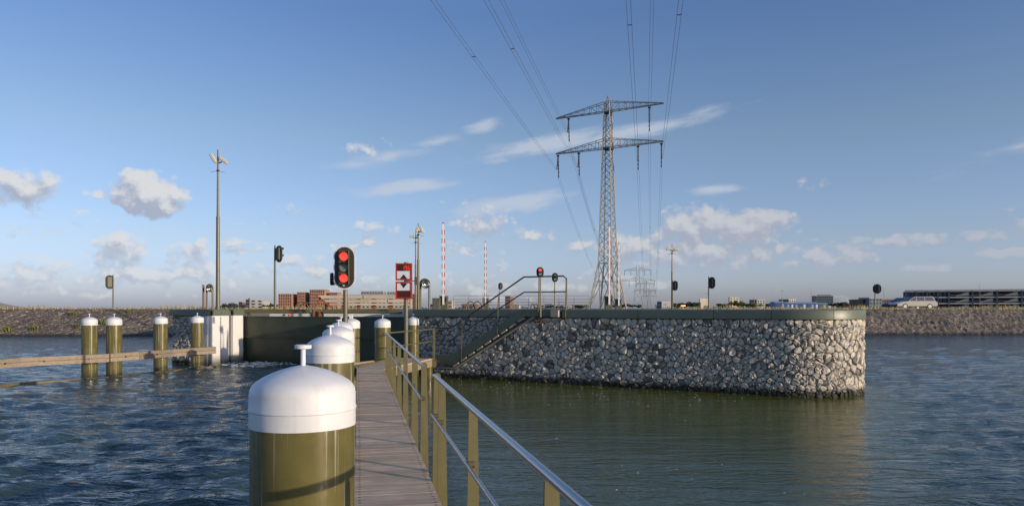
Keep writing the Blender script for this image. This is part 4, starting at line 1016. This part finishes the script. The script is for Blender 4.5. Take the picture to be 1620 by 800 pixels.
# ------------------------------------------------------------------ pylons and lines
BAR = MB(); BAR.box((0,0,.5),(1,1,1)); BARM = BAR.mesh('brace', M_['lattice'])
def strut(name, root, a, c, w):
    a = Vector(a); c = Vector(c); d = c-a; o = bpy.data.objects.new(name, BARM); C.objects.link(o); o.parent = root; o.location = a
    o.rotation_mode = 'QUATERNION'; o.rotation_quaternion = d.to_track_quat('Z','Y'); o.scale = (w,w,d.length); return o
def arm(root, z, hw, body, rise, w):
    b = MB()
    for s in (-1,1):
        tip = Vector((s*hw,0,z)); 
        for y in (-1,1):
            a = Vector((s*body,y*body,z)); t = Vector((s*body,y*body,z+rise)); tp = tip + Vector((0,y*.12,0))
            b.bar(a, tp, w, w); b.bar(t, tp + UP*.12, w*.8, w*.8)
            n = 7; 
            for k in range(n):
                f0, f1 = k/n, (k+1)/n; p0 = a.lerp(tp,f0); q1 = t.lerp(tp,f1); q0 = t.lerp(tp,f0)
                if k: b.bar(p0, q0, w*.5, w*.5)
                if k < n-1: b.bar(p0, q1, w*.4, w*.4)
        for k in range(8):
            f0, f1 = k/8, (k+1)/8; l = Vector((s*body,-body,z)).lerp(tip,f0); r = Vector((s*body,body,z)).lerp(tip,f1); b.bar(l, r, w*.4, w*.4)
    return b.build('cross_arm', M_['lattice'], root)
def insulator(root, a, c, r):
    a = Vector(a); c = Vector(c); n = 12; pts = []; rs = []
    for k in range(n+1):
        f = k/n; pts.append(a.lerp(c, f)); rs.append(r if k % 2 else r*.55)
    b = MB(); b.tube(pts, rs, 6); b.build('insulator', M_['insul'], root)
LINE = Vector((.184,1,0)).normalized()
def main_pylon():
    base = Vector((21.75,165,2.45)); yaw = math.atan2(-13,22.7); root = thing('pylon', 'large lattice power pylon with two cross arms behind the lock', 'pylon', base, yaw)
    lv = [(0,3.25),(10.3,1.62),(36.3,.90),(44.6,.68),(46.9,.66)]
    def hw(z):
        for (z0,w0),(z1,w1) in zip(lv, lv[1:]):
            if z <= z1: return w0 + (w1-w0)*(z-z0)/(z1-z0)
        return lv[-1][1]
    cn = lambda k, z: Vector(((-1,1,1,-1)[k]*hw(z), (-1,-1,1,1)[k]*hw(z), z))
    for k in range(4):
        for (z0,_),(z1,_) in zip(lv, lv[1:]): strut('leg', root, cn(k,z0), cn(k,z1), .26 if z1 < 11 else .20)
    for k in range(4):                          # splayed foot
        j = (k+1) % 4; top = (cn(k,10.3)+cn(j,10.3))/2
        strut('brace', root, cn(k,10.3), cn(j,10.3), .14); strut('brace', root, cn(k,0), cn(k,10.3).lerp(cn(j,10.3),.97), .13); strut('brace', root, cn(j,0), cn(k,10.3).lerp(cn(j,10.3),.03), .13)
        strut('brace', root, cn(k,6.2), cn(j,6.2), .10)
        for z0, z1 in ((2.0,3.6),(4.4,6.2),(6.2,8.2)):
            strut('brace', root, cn(k,z0), cn(k,z1).lerp(cn(j,z1),.22), .07); strut('brace', root, cn(j,z0), cn(j,z1).lerp(cn(k,z1),.22), .07)
    z = 10.3; zs = [z]
    while z < 43: z += hw(z)*1.35 if z < 36 else hw(z)*1.5; zs.append(min(z,44.6))
    zs[-1] = 44.6
    for k in range(4):
        j = (k+1) % 4
        for z0, z1 in zip(zs, zs[1:]): strut('brace', root, cn(k,z0), cn(j,z1), .085); strut('brace', root, cn(j,z0), cn(k,z1), .085)
        for zz in (36.3,38.3,44.6,46.9): strut('brace', root, cn(k,zz), cn(j,zz), .12)
        strut('peak', root, cn(k,46.9), Vector((0,0,48.3)), .09)
        strut('brace', root, cn(k,44.6), cn(j,46.9), .08); strut('brace', root, cn(j,44.6), cn(k,46.9), .08)
    arm(root, 44.75, 13.1, .68, 2.1, .15); arm(root, 36.45, 13.1, .90, 2.0, .15)
    for zz in (36.3, 44.5): b = MB(); b.box((0,0,zz),(hw(zz)*2+.1,hw(zz)*2+.1,.45)); b.build('platform', M_['bolt'], root)
    q = Quaternion((0,0,1), yaw); ends = []
    dl = q.inverted() @ LINE
    for s, z in ((.02,36.3),(.225,36.3),(.775,36.3),(.98,36.3),(.125,44.6),(.875,44.6)):
        a = Vector(((s-.5)*26.16,0,z)); 
        e0 = a - dl*2.4 - UP*4.0; e1 = a + dl*1.2 - UP*5.3
        insulator(root, a - dl*.15 - UP*.4, e0, .16); insulator(root, a + dl*.15 - UP*.4, e1, .16)
        b = MB(); b.box((a.x,a.y,a.z-.3),(.5,.5,.3)); b.build('hanger', M_['bolt'], root)
        ends.append((base + q @ e0, base + q @ e1))
    return ends
ENDS = main_pylon()
def far_pylon(px, Z, H, arms, label, yaw=-R(10)):
    base = Vector((PX(px,Z),Z,2.45)); root = thing('pylon', label, 'pylon', base, yaw, 'pylons in the distance'); w = .22*Z/560
    lv = [(0,3.6),(H*.55,1.6),(H*.92,.9)]; cn = lambda k, z: Vector(((-1,1,1,-1)[k]*np.interp(z,[l[0] for l in lv],[l[1] for l in lv]), (-1,-1,1,1)[k]*np.interp(z,[l[0] for l in lv],[l[1] for l in lv]), z))
    b = MB(); c = MB()
    for k in range(4):
        b = MB(); b.bar(cn(k,0), cn(k,H*.55), w, w); b.bar(cn(k,H*.55), cn(k,H), w, w); b.build('leg', M_['lattice'], root)
        j = (k+1) % 4; zs = [0,H*.2,H*.37,H*.5,H*.62,H*.72,H*.82,H*.92]
        for z0, z1 in zip(zs, zs[1:]): c.bar(cn(k,z0), cn(j,z1), w*.5, w*.5); c.bar(cn(j,z0), cn(k,z1), w*.5, w*.5)
    c.build('bracing', M_['lattice'], root)
    for z, hwid in arms:
        arm(root, z, hwid, 1.1, 2.2, w*.8)
        for s in (-1,1):
            for f in (.95,.5): insulator(root, (s*hwid*f,0,z), (s*hwid*f,0,z-4), .22)
    return base, yaw
B2 = far_pylon(1009, 560, 33.5, ((29.5,10.5),(21.5,13.2)), 'second pylon down the line, largest of the distant ones')
far_pylon(1020.5, 860, 33.5, ((29.5,10.5),(21.5,13.2)), 'third pylon down the line, mostly behind the second')
far_pylon(1027, 1250, 33.5, ((29.5,10.5),(21.5,13.2)), 'faintest pylon down the line, farthest away')
def lines():
    prev = Vector((21.75,165,0)) - LINE*460
    far = [(-.95*13.2,21.5),(-.5*13.2,21.5),(.5*13.2,21.5),(.95*13.2,21.5),(-.95*10.5,29.5),(.95*10.5,29.5)]
    nm = ['lower outer left','lower inner left','lower inner right','lower outer right','upper left','upper right']
    side = Vector((LINE.y,-LINE.x,0))
    for i, (e0, e1) in enumerate(ENDS):
        p = e0 - LINE*456; 
        for tgt, a, sag, lab in ((p, e0, 3.4, 'twin power cable from the %s insulator passing overhead towards the viewer'), (None, e1, 15.0, 'twin power cable from the %s insulator running away to the second pylon')):
            if tgt is None:
                q = Quaternion((0,0,1), B2[1]); tgt = B2[0] + q @ Vector((far[i][0],0,far[i][1]-4.2))
            o = a.copy(); root = thing('power_cable', lab % nm[i], 'power cable', o, 0, 'twin power cables of the pylon line')
            d = tgt-a; n = 40
            for s in (-.22,.22):
                pts = [d*(k/n) + side*s - UP*(4*sag*(k/n)*(1-k/n)) for k in range(n+1)]
                b = MB(); b.tube(pts, .022, 5); b.build('conductor', M_['cable'], root)
            for k in range(2, 10, 1):
                f = k/10 if tgt is not p else k/11
                c = d*f - UP*(4*sag*f*(1-f)); b = MB(); b.bar(c - side*.26, c + side*.26, .07, .10); b.build('spacer', M_['cable'], root)
lines()

# ------------------------------------------------------------------ far buildings
GB = 2.44
def building(name, label, x0, x1, ytop, Z, D, wall, nx, ny, rot=0, cat='building', roof='roofpale', group=None, fw=.5, fh=.5, side=0, parapet=True, ybase=None):
    wt = (x1-x0)/F*Z; Wd = (wt - D*math.sin(abs(rot)))/math.cos(rot); h = PZ(ytop,Z)-GB
    root = thing(name, label, cat, (PX((x0+x1)/2,Z),Z+D/2,GB), -rot, group)
    b = MB(); b.box((0,0,h/2),(Wd,D,h)); b.build('wall', M_[wall], root)
    b = MB(); b.box((0,0,h+.15),(Wd+.3,D+.3,.5)); b.build('roof', M_[roof], root)
    ww, wh = Wd/nx*fw, h/ny*fh; b = MB(); b.box((0,0,0),(ww,.25,wh)); wm = b.mesh('window', M_['glass'])
    for i in range(nx):
        for j in range(ny): link('window', wm, root, (-Wd/2 + Wd*(i+.5)/nx, -D/2-.02, h*(j+.55)/ny))
    if side:
        b = MB(); b.box((0,0,0),(.25,D/side*fw,wh)); wm = b.mesh('window', M_['glass'])
        for i in range(side):
            for j in range(ny): link('window', wm, root, (Wd/2+.02, -D/2 + D*(i+.5)/side, h*(j+.55)/ny))
    return root, h, Wd, D
G3 = 'apartment blocks on the skyline'
red = [(440.5,461.5,465.5,600,16,'brick',6,5,'widest brick block at the left end of the red complex'),(461,470.5,471,612,12,'brickb',3,4,'low brown link block left of the narrow brick tower'),
       (470,482.5,462.8,602,14,'brick',4,6,'narrow brick tower left of the tallest brick tower'),(482.2,490.5,467,614,12,'brickb',2,4,'low brown link block left of the tallest brick tower'),
       (490,513.5,458.8,600,16,'brick',7,6,'tallest brick tower of the red complex, left of the signal'),(513,521.5,466,614,12,'brick',2,4,'low brick link block right of the tallest brick tower'),
       (521,533.5,463,604,14,'brick',4,5,'small brick tower just left of the signal')]
for x0,x1,yt,Z,D,w,nx,ny,lab in red: building('brick_building', lab, x0,x1,yt,Z,D,w,nx,ny, 0, 'building', 'brickb', 'red brick blocks left of the signal', fw=.42, fh=.6)
building('pale_building','long pale flat roofed building behind the guide wall',533,650,466.5,640,20,'pale',18,4,0,fw=.4,fh=.4)
building('penthouse_building','dark grey upper block rising behind the long pale building',571,606,460.8,680,14,'greyb',8,5,0,fw=.35,fh=.3)
building('penthouse_building','small dark grey block right behind the signpost roofline',612,630,461.5,690,14,'greyb',4,5,0,fw=.35,fh=.3)
building('brick_building','brown brick block peeking out right of the red sign',646,656,465,650,16,'brickb',3,5,0,fw=.42,fh=.6)
building('apartment_block','grey stepped block left of the edge on signal',388,406,473.8,720,20,'greyb',6,3,R(20),group=G3,side=2)
building('apartment_block','upper storey block on the grey stepped building',392,402,472,735,12,'greyb',4,3,R(20),group=G3)
for x0,x1,yt,Z,w,lab in ((351,363,480,900,'greyb','low grey block farthest left on the skyline'),(364,376,479,900,'pale','low pale block beside the camera mast foot'),(377,388,477.5,880,'brickb','low brown block left of the grey stepped block'),
     (407,420,477,860,'pale','low pale block right of the grey stepped block'),(420.5,434,479,900,'greyb','low grey block just left of the edge on signal pole')):
    building('apartment_block', lab, x0,x1,yt,Z,16,w,4,2,R(12),group=G3)
building('apartment_block','brown block with pale balconies seen through the stair handrail',799,811.5,468.5,600,14,'brickb',4,5,R(10),group=G3,fw=.5)
for x0,x1,yt,Z,w,lab in ((706,718,476,800,'pale','low pale block right of the tallest barrier'),(730,757,480.5,820,'brickb','long low brown block behind the left hoop rails'),(812,824,481.5,830,'pale','low pale block right of the brown block behind the handrail'),
     (862,876,480.5,900,'teal','low bluish block between the small signals'),(905,922,481.5,950,'greyb','low grey block left of the pylon foot')):
    building('apartment_block', lab, x0,x1,yt,Z,16,w,4,2,R(8),group=G3)
for x0,x1,yt,Z,w,lab,nx,ny in ((1047,1061,477,900,'greyb','pale grey block left of the camera mast standing alone',4,2),(1108,1130,472.5,800,'pale','tall pale block behind the lone dark signal pole',6,4),(1154,1179.5,470.5,760,'pale','pale tower block above the yellow bushes',6,5),
     (1188,1221,474.2,780,'greyb','wide grey block right of the yellow bushes',8,4),(1235,1270,473.5,820,'pale','long cream block rising behind the blue sheds',8,3)):
    building('apartment_block', lab, x0,x1,yt,Z,26,w,nx,ny,R(38),group=G3,side=3)
building('apartment_block','tall teal grey block right of the blue sheds',1291,1325,468,700,20,'teal',8,5,R(14),group=G3,side=2)
building('apartment_block','set back top storey of the teal grey block',1297,1318,466.3,712,10,'teal',5,5,R(14),group=G3)
building('apartment_block','small pale block left of the red brick glass building',1348,1361,474,800,20,'pale',3,3,R(25),group=G3,side=2)
def shed(label, x0, x1, ytop, Z, D, wall, n):
    w = (x1-x0)/F*Z; h = PZ(ytop,Z)-GB; root = thing('shed', label, 'shed', (PX((x0+x1)/2,Z),Z+D/2,GB), -R(6), 'low sheds on the right')
    b = MB(); b.box((0,0,h*.38),(w,D,h*.76)); b.build('wall', M_[wall], root)
    b = MB(); b.ext([(-D/2-.3,h*.765),(D/2+.3,h*.765),(0,h)], (0,0,0), (0,1,0), (0,0,1), (1,0,0), -w/2-.3, w/2+.3); b.build('roof', M_['roofpale'], root)
    for i in range(n):
        b = MB(); b.box((-w/2 + w*(i+.5)/n,-D/2-.03,h*.33),(w/n*.45,.1,h*.62)); b.build('door', M_['signwhite' if i % 3 == 2 else 'roofpale' if i % 2 else 'bluesteel'], root)
shed('small blue gabled shed left of the long blue shed', 1229, 1244, 476, 500, 16, 'blueshed', 2)
shed('long bright blue shed with pale roof above the coping', 1240, 1296, 477.5, 520, 14, 'blueshed', 9)
shed('long low green shed right of the blue shed', 1294, 1334, 478.5, 540, 12, 'greens', 5)
root = thing('shipping_container', 'red shipping container below the teal block and the brick glass building', 'container', (PX(1341,380),380,GB), R(4))
b = MB(); b.box((0,0,1.3),(2.8,5,2.6)); b.build('shell', M_['redbox'], root, bevel=.05)
for x in (-.7,.7): b = MB(); b.box((x,-2.53,1.3),(1.28,.06,2.4)); b.build('door', M_['redbox'], root)
building('brick_glass_building','dark red brick and glass building at the left end of the parking garage',1362,1432,474.5,330,12,'brickb',14,3,R(-3),roof='brickb',fw=.62,fh=.6)
building('stair_tower','pale blue stair tower in the dark red brick building',1373.5,1396,471.5,326,9,'teal',4,3,R(-3),fw=.3,fh=.4)

def garage():
    A = Vector((PX(1432,352),352,GB)); Bq = Vector((PX(1760,318),318,GB)); d = (Bq-A); Ln = d.length; d.normalize(); n3 = Vector((d.y,-d.x,0)); root = thing('parking_garage', 'long open parking garage with blue steel columns on the right skyline', 'parking garage', A)
    H = 8.6; lv = [0.05, 2.75, 5.65, H]; o = (0,0,0); dp = 16
    for z in lv[1:]:
        b = MB(); b.ext([(0,z-.5),(Ln,z-.5),(Ln,z),(0,z)], o, d, UP, -n3, 0, dp); b.build('floor_slab', M_['slab'], root)
    b = MB(); b.ext([(-.2,H+.003),(Ln,H+.003),(Ln,H+.5),(-.2,H+.5)], o, d, UP, -n3, -.3, .3); b.build('parapet', M_['slab'], root)
    b = MB(); b.ext([(0,0),(Ln,0),(Ln,H-.35),(0,H-.35)], o, d, UP, -n3, dp-.5, dp); b.build('rear_wall', M_['greyb'], root)
    x = 0; i = 0; bays = []
    while x < Ln:
        b = MB(); b.ext([(x,0),(x+.55,0),(x+.55,H-.33),(x,H-.33)], o, d, UP, -n3, -.12, .4); b.build('column', M_['bluesteel'], root)
        bays.append(x); step = 4.5 if x < 17 else 9.6; x += step
    for x in bays:
        if x < 17: 
            for k in range(2):
                for z0, z1 in zip(lv[1:], lv[2:]):
                    b = MB(); b.ext([(x+.9+k*1.7,z0+.3),(x+1.9+k*1.7,z0+.3),(x+1.9+k*1.7,z1-.5),(x+.9+k*1.7,z1-.5)], o, d, UP, -n3, .1, .3); b.build('window', M_['glass'], root)
            continue
        for z0, z1 in zip(lv, lv[1:]):
            # ramp between the decks, low sunlight put into its pale warm colour
            b = MB(); b.ext([(x+3.0,z0+.35),(x+8.3,z0+.55),(x+8.3,z1-.75),(x+7.0,z1-.95)], o, d, UP, -n3, .5, .8); b.build('ramp', M_['rampc'], root)
            b = MB(); b.ext([(x+.6,z0+.85),(x+9.5,z0+.85),(x+9.5,z0+.93),(x+.6,z0+.93)], o, d, UP, -n3, -.02, .06); b.build('edge_rail', M_['slab'], root)
garage()

# distant lamp posts
def lamp_post(px, y, Z, label, arms=True, mt='pole'):
    root = thing('lamp_post', label, 'lamp post', (PX(px,Z),Z,GB), 0, 'distant lamp posts'); h = PZ(y,Z)-GB; r = .10*Z/300
    b = MB(); b.tube([(0,0,0),(0,0,h)], [r,r*.6], 8); b.build('pole', M_[mt], root)
    if arms:
        b = MB(); b.bar((-2.4/F*Z,0,h),(2.6/F*Z,0,h),r*1.2,r*1.2); b.build('lamp_arm', M_[mt], root)
lamp_post(1398.3, 455.5, 180, 'pale T shaped lamp post between the right signal and the blue car', True, 'lattice')
lamp_post(1237.5, 460, 420, 'T shaped lamp post above the blue sheds'); lamp_post(1283.5, 456.5, 430, 'bare thin mast right of the T shaped lamp post', False); lamp_post(1117.3, 464, 400, 'T shaped lamp post behind the lone dark signal'); lamp_post(1193.5, 464, 430, 'faint thin mast above the wide grey block', False)
lamp_post(1550, 449, 330, 'thin mast rising above the parking garage roof', False, 'lattice')

# ------------------------------------------------------------------ cars
def car(label, X, Y, rz, paint, wagon):
    root = thing('parked_car', label, 'car', (X,Y,2.46), rz)
    L_ = 4.65; w = .86
    low = [(-2.30,.30),(-2.33,.52),(-2.28,.80),(-2.15,.90),(1.0,.92),(1.55,.86),(2.18,.70),(2.32,.55),(2.33,.30)]
    b = MB(); b.ext(low, (0,0,0), (1,0,0), (0,0,1), (0,1,0), -w, w); b.build('body', M_[paint], root, bevel=.05)
    rear = -2.12 if wagon else -1.75; rt = -1.85 if wagon else -.95
    g = [(rear,.90),(1.12,.91),(.28,1.40),(rt,1.44)]; ti = .16
    b = MB(); vs = [(x,-w+.03,z) if z < 1 else (x,-w+ti,z) for x, z in g] + [(x,w-.03,z) if z < 1 else (x,w-ti,z) for x, z in g]
    b.add(vs, [(0,1,2,3),(7,6,5,4),(0,4,5,1),(1,5,6,2),(2,6,7,3),(3,7,4,0)]); b.build('cabin', M_[paint], root, bevel=.03)
    def side(p):
        for s in (-1,1):
            b = MB(); f = lambda z: s*(w-.03+.008 - (z-.9)*(ti-.03)/.52)
            n = len(p); b.add([(x,f(z)+s*.004,z) for x, z in p] + [(x,f(z)-s*.03,z) for x, z in p], [tuple(range(n)), tuple(range(2*n-1,n-1,-1))] + [(i,(i+1) % n,n+(i+1) % n,n+i) for i in range(n)]); b.build('side_window', M_['carglass'], root)
    side([(.12,.95),(.92,.95),(.25,1.34),(.12,1.34)]); side([(-.85,.95),(.04,.95),(.04,1.34),(-.85,1.36)])
    if wagon: side([(-1.98,.96),(-.93,.95),(-.93,1.36),(-1.78,1.37)])
    b = MB(); b.add([(1.10,-w+.12,.96),(1.10,w-.12,.96),(.36,w-.22,1.37),(.36,-w+.22,1.37)], [(0,1,2,3)]); b.v = [(x+.025,y,z+.025) for x,y,z in b.v]; b.build('windscreen', M_['glass'], root)
    for x in (-1.42,1.40):
        for s in (-1,1):
            b = MB(); b.tube([(x,s*(w-.2),.31),(x,s*(w+.012),.31)], .31, 20); wh = b.build('wheel', M_['tyre'], root, smooth=40)
            b = MB(); b.tube([(x,s*(w-.05),.31),(x,s*(w+.025),.31)], .21, 16); b.build('rim', M_['rim'], wh)
    for s in (-.62,.62): b = MB(); b.box((2.26,s,.66),(.12,.36,.13)); b.build('headlight', M_['chrome'], root, bevel=.02)
    for s in (-.7,.7): b = MB(); b.box((-2.30,s,.72),(.06,.2,.22)); b.build('tail_light', M_['redpaint'], root)
    for s in (-1,1): b = MB(); b.box((.95,s*(w+.06),.98),(.10,.16,.10)); b.build('mirror', M_[paint], root, bevel=.02)
    b = MB(); b.box((0,0,.27),(4.5,1.6,.12)); b.build('sill', M_['tyre'], root)
    b = MB(); b.box((2.33,0,.42),(.10,1.66,.16)); b.build('bumper', M_['tyre'], root, bevel=.02)
car('silver estate car parked on the right dike, nose to the left', PX(1445,84), 84, math.pi, 'silver', True)
car('dark blue car half hidden behind the silver estate car', PX(1428,91)-.0, 91, math.pi + R(10), 'bluecar', True)

# ------------------------------------------------------------------ vegetation
def tuft_mesh(seed, n, h, sp, m, w=.02):
    r = random.Random(seed); b = MB()
    for i in range(n):
        a = r.uniform(0,6.28); d = r.uniform(0,sp); x, y = d*math.cos(a), d*math.sin(a); hh = h*r.uniform(.5,1.1); lx, ly = r.gauss(0,.35)*hh, r.gauss(0,.35)*hh; t = r.uniform(0,3.14)
        b.add([(x-w*math.cos(t),y-w*math.sin(t),0),(x+w*math.cos(t),y+w*math.sin(t),0),(x+lx*.5+w*.7*math.cos(t),y+ly*.5+w*.7*math.sin(t),hh*.6),(x+lx,y+ly,hh)], [(0,1,2),(0,2,3)])
    return b.mesh('foliage', m)
TM = [tuft_mesh(s, 110, .50, .32, M_['plant'], .03) for s in (1,2,3)]
def slope_pt(px, y):
    Z = 66.0
    for _ in range(12):
        X = PX(px,Z); z = PZ(y,Z); d = z/.44 if z < 2.4 else 6; Z = dike_z(X) + d
    return Vector((PX(px,Z), Z, PZ(y,Z)-.15))
for i, (px, y, s, lab) in enumerate(((14,523,1.25,'green plant at the far left foot of the dike slope'),(56,521,1.2,'spiky plant low on the dike slope left of the fender piles'),(122,518,1.2,'plant on the slope just left of the first fender pile'),
     (116,498,1.1,'yellowish plant high on the slope above the first fender pile'),(165,511,1.15,'plant on the slope between the first two fender piles'),(205,493,.9,'small plant near the dike crest right of the lone signal'),
     (262,505,.7,'tiny plant on the slope left of the cobble lock head'))):
    t = thing('slope_plant', lab, 'plant', slope_pt(px,y), i*1.3, 'plants on the left dike slope')
    link('foliage', TM[i % 3], t, (0,0,0), None, (s,s,s))
    b = MB(); b.tube([(0,0,-.2),(0,0,.3*s)], .02, 5); b.build('stem', M_['plant'], t)
def dry_grass():
    r = random.Random(9); b = MB()
    for i in range(7000):
        X = r.uniform(-70,-16) if r.random() < .42 else r.uniform(17,90); y = dike_z(X) + 5.5 + abs(r.gauss(0,2.0)); h = r.uniform(.08,.36)*(1.7 if math.sin(X*.9)+math.sin(X*.37+1) > 1.0 else 1); w = .026
        l = r.gauss(0,.1); t = r.uniform(-.8,.8)
        b.add([(X-w,y-w*t,2.42),(X+w,y+w*t,2.42),(X+l,y+.05,2.44+h)], [(0,1,2)])
    b.build('dry_grass', M_['grass'], kind='stuff')
dry_grass()
def crown_mesh(seed, m, n=520):
    r = random.Random(seed); b = MB(); cl = [(r.gauss(0,.42),r.gauss(0,.42),r.uniform(.35,.85),r.uniform(.18,.34)) for _ in range(9)]
    for i in range(n):
        cx,cy,cz,cr = r.choice(cl); v = Vector((r.gauss(0,1),r.gauss(0,1),r.gauss(0,1))).normalized()*cr*r.uniform(.5,1.05); p = Vector((cx,cy,cz)) + Vector((v.x,v.y,v.z*.8))
        if p.z < .05: p.z = .05
        a = Vector((r.gauss(0,1),r.gauss(0,1),r.gauss(0,1))).normalized()*.1; c = Vector((r.gauss(0,1),r.gauss(0,1),r.gauss(0,1))).normalized()*.1
        b.add([p-a, p+c, p+a, p-c], [(0,1,2,3)])
    return b.mesh('crown', m)
CD = [crown_mesh(s, M_['leafd']) for s in (1,2,3)]; CY = [crown_mesh(s, M_['leafy']) for s in (4,5)]
TR = MB(); TR.tube([(0,0,0),(.02,0,.3),(0,.02,.6)], [.045,.03,.012], 6); TR.tube([(.02,0,.25),(.2,.05,.55)], [.02,.008], 5); TR.tube([(.01,0,.3),(-.2,-.05,.6)], [.02,.008], 5); TRM = TR.mesh('trunk', M_['bark'])
def tree(px, w, ytop, Z, label, yellow=False, name='tree', cat='tree', i=0, grp='trees on the skyline'):
    t = thing(name, label, cat, (PX(px,Z),Z,GB), px, grp); h = PZ(ytop,Z)-GB; ws = w/F*Z/1.3
    link('crown', (CY[i % 2] if yellow else CD[i % 3]), t, (0,0,0), None, (ws,ws,h)); link('trunk', TRM, t, (0,0,0), None, (h*.6,h*.6,h))
tl = [(1075,20,479,640,'wide dark tree right of the alone standing camera mast'),(1089,18,477,660,'dark tree crown above the amber light'),(1100,14,478.5,640,'small dark tree left of the tall pale block'),
      (1141,20,480,600,'low dark tree between two pale blocks'),(1181,16,478,620,'dark tree between the pale tower and the wide grey block'),(1224,14,479,600,'dark tree left of the small blue shed'),
      (1296,14,477.5,560,'dark tree at the left foot of the teal block'),(1313,18,477,560,'dark tree in front of the teal block'),(1330,22,478,520,'wide dark tree left of the red container'),(1354,14,479,480,'small tree right of the red container'),
      (425,16,480.5,700,'dark tree left of the red brick complex'),(360,22,482.5,700,'low dark tree line clump by the camera mast'),(980,26,481,620,'dark tree behind the pylon right leg'),(1000,22,480.5,640,'dark tree under the second pylon'),(690,14,480,600,'dark tree behind the control cabinet'),(915,22,482,640,'dark tree left of the pylon foot'),(880,20,482.5,660,'low dark tree below the unlit stair signal')]
for i, (px,w,yt,Z,lab) in enumerate(tl): tree(px,w,yt,Z,lab,i=i)
tree(1166,15,475.5,300,'larger yellow green bush below the pale tower block',True,'bush','bush',0,'yellow bushes above the coping'); tree(1191,17,479.5,300,'lower yellow green bush right of the larger one',True,'bush','bush',1,'yellow bushes above the coping')

def distant_wood():
    r = random.Random(14); b = MB()
    for i in range(9000):
        px = r.uniform(1036,1350) if r.random() < .62 else (r.uniform(655,935) if r.random() < .75 else r.uniform(300,440)); Z = r.uniform(900,980)
        top = 3.2 + 1.6*math.sin(px*.11) + 1.3*math.sin(px*.31+2) + .9*math.sin(px*.83+1)
        if px < 1000: top *= .55
        if top < .6: continue
        z = GB + r.random()**.7*top; p = Vector((PX(px,Z), Z, z)); q = .55
        a = Vector((r.gauss(0,1),r.gauss(0,1),r.gauss(0,1))).normalized()*q; c = Vector((r.gauss(0,1),r.gauss(0,1),r.gauss(0,1))).normalized()*q
        b.add([p-a, p+c, p+a, p-c], [(0,1,2,3)])
    b.build('distant_wood', M_['leafd'], kind='stuff')
distant_wood()

# ------------------------------------------------------------------ foam on the water
def foam():
    r = random.Random(6); b = MB()
    for i in range(170):
        if r.random() < .8: t = r.uniform(.3,11); o = abs(r.gauss(0,2.6))+.2; q = WO + WD*t + WN*o; s = r.uniform(.008,.028)
        else: q = Vector((r.uniform(.2,4), r.uniform(6,12))); s = r.uniform(.006,.016)
        n = 6; b.add([(q.x + s*r.uniform(.6,1.4)*math.cos(k*1.047), q.y + s*r.uniform(.6,1.4)*math.sin(k*1.047), .022) for k in range(n)] + [(q.x,q.y,.03)], [(k,(k+1) % n,n) for k in range(n)])
    for i in range(200):
        q = Vector((r.gauss(-11.6,.75), r.gauss(32.6,.75))); s = r.uniform(.02,.09)
        n = 6; b.add([(q.x + 1.6*s*r.uniform(.6,1.4)*math.cos(k*1.047), q.y + s*r.uniform(.6,1.4)*math.sin(k*1.047), .03) for k in range(n)] + [(q.x,q.y,.05)], [(k,(k+1) % n,n) for k in range(n)])
    b.build('foam', M_['foam'], kind='stuff')
foam()
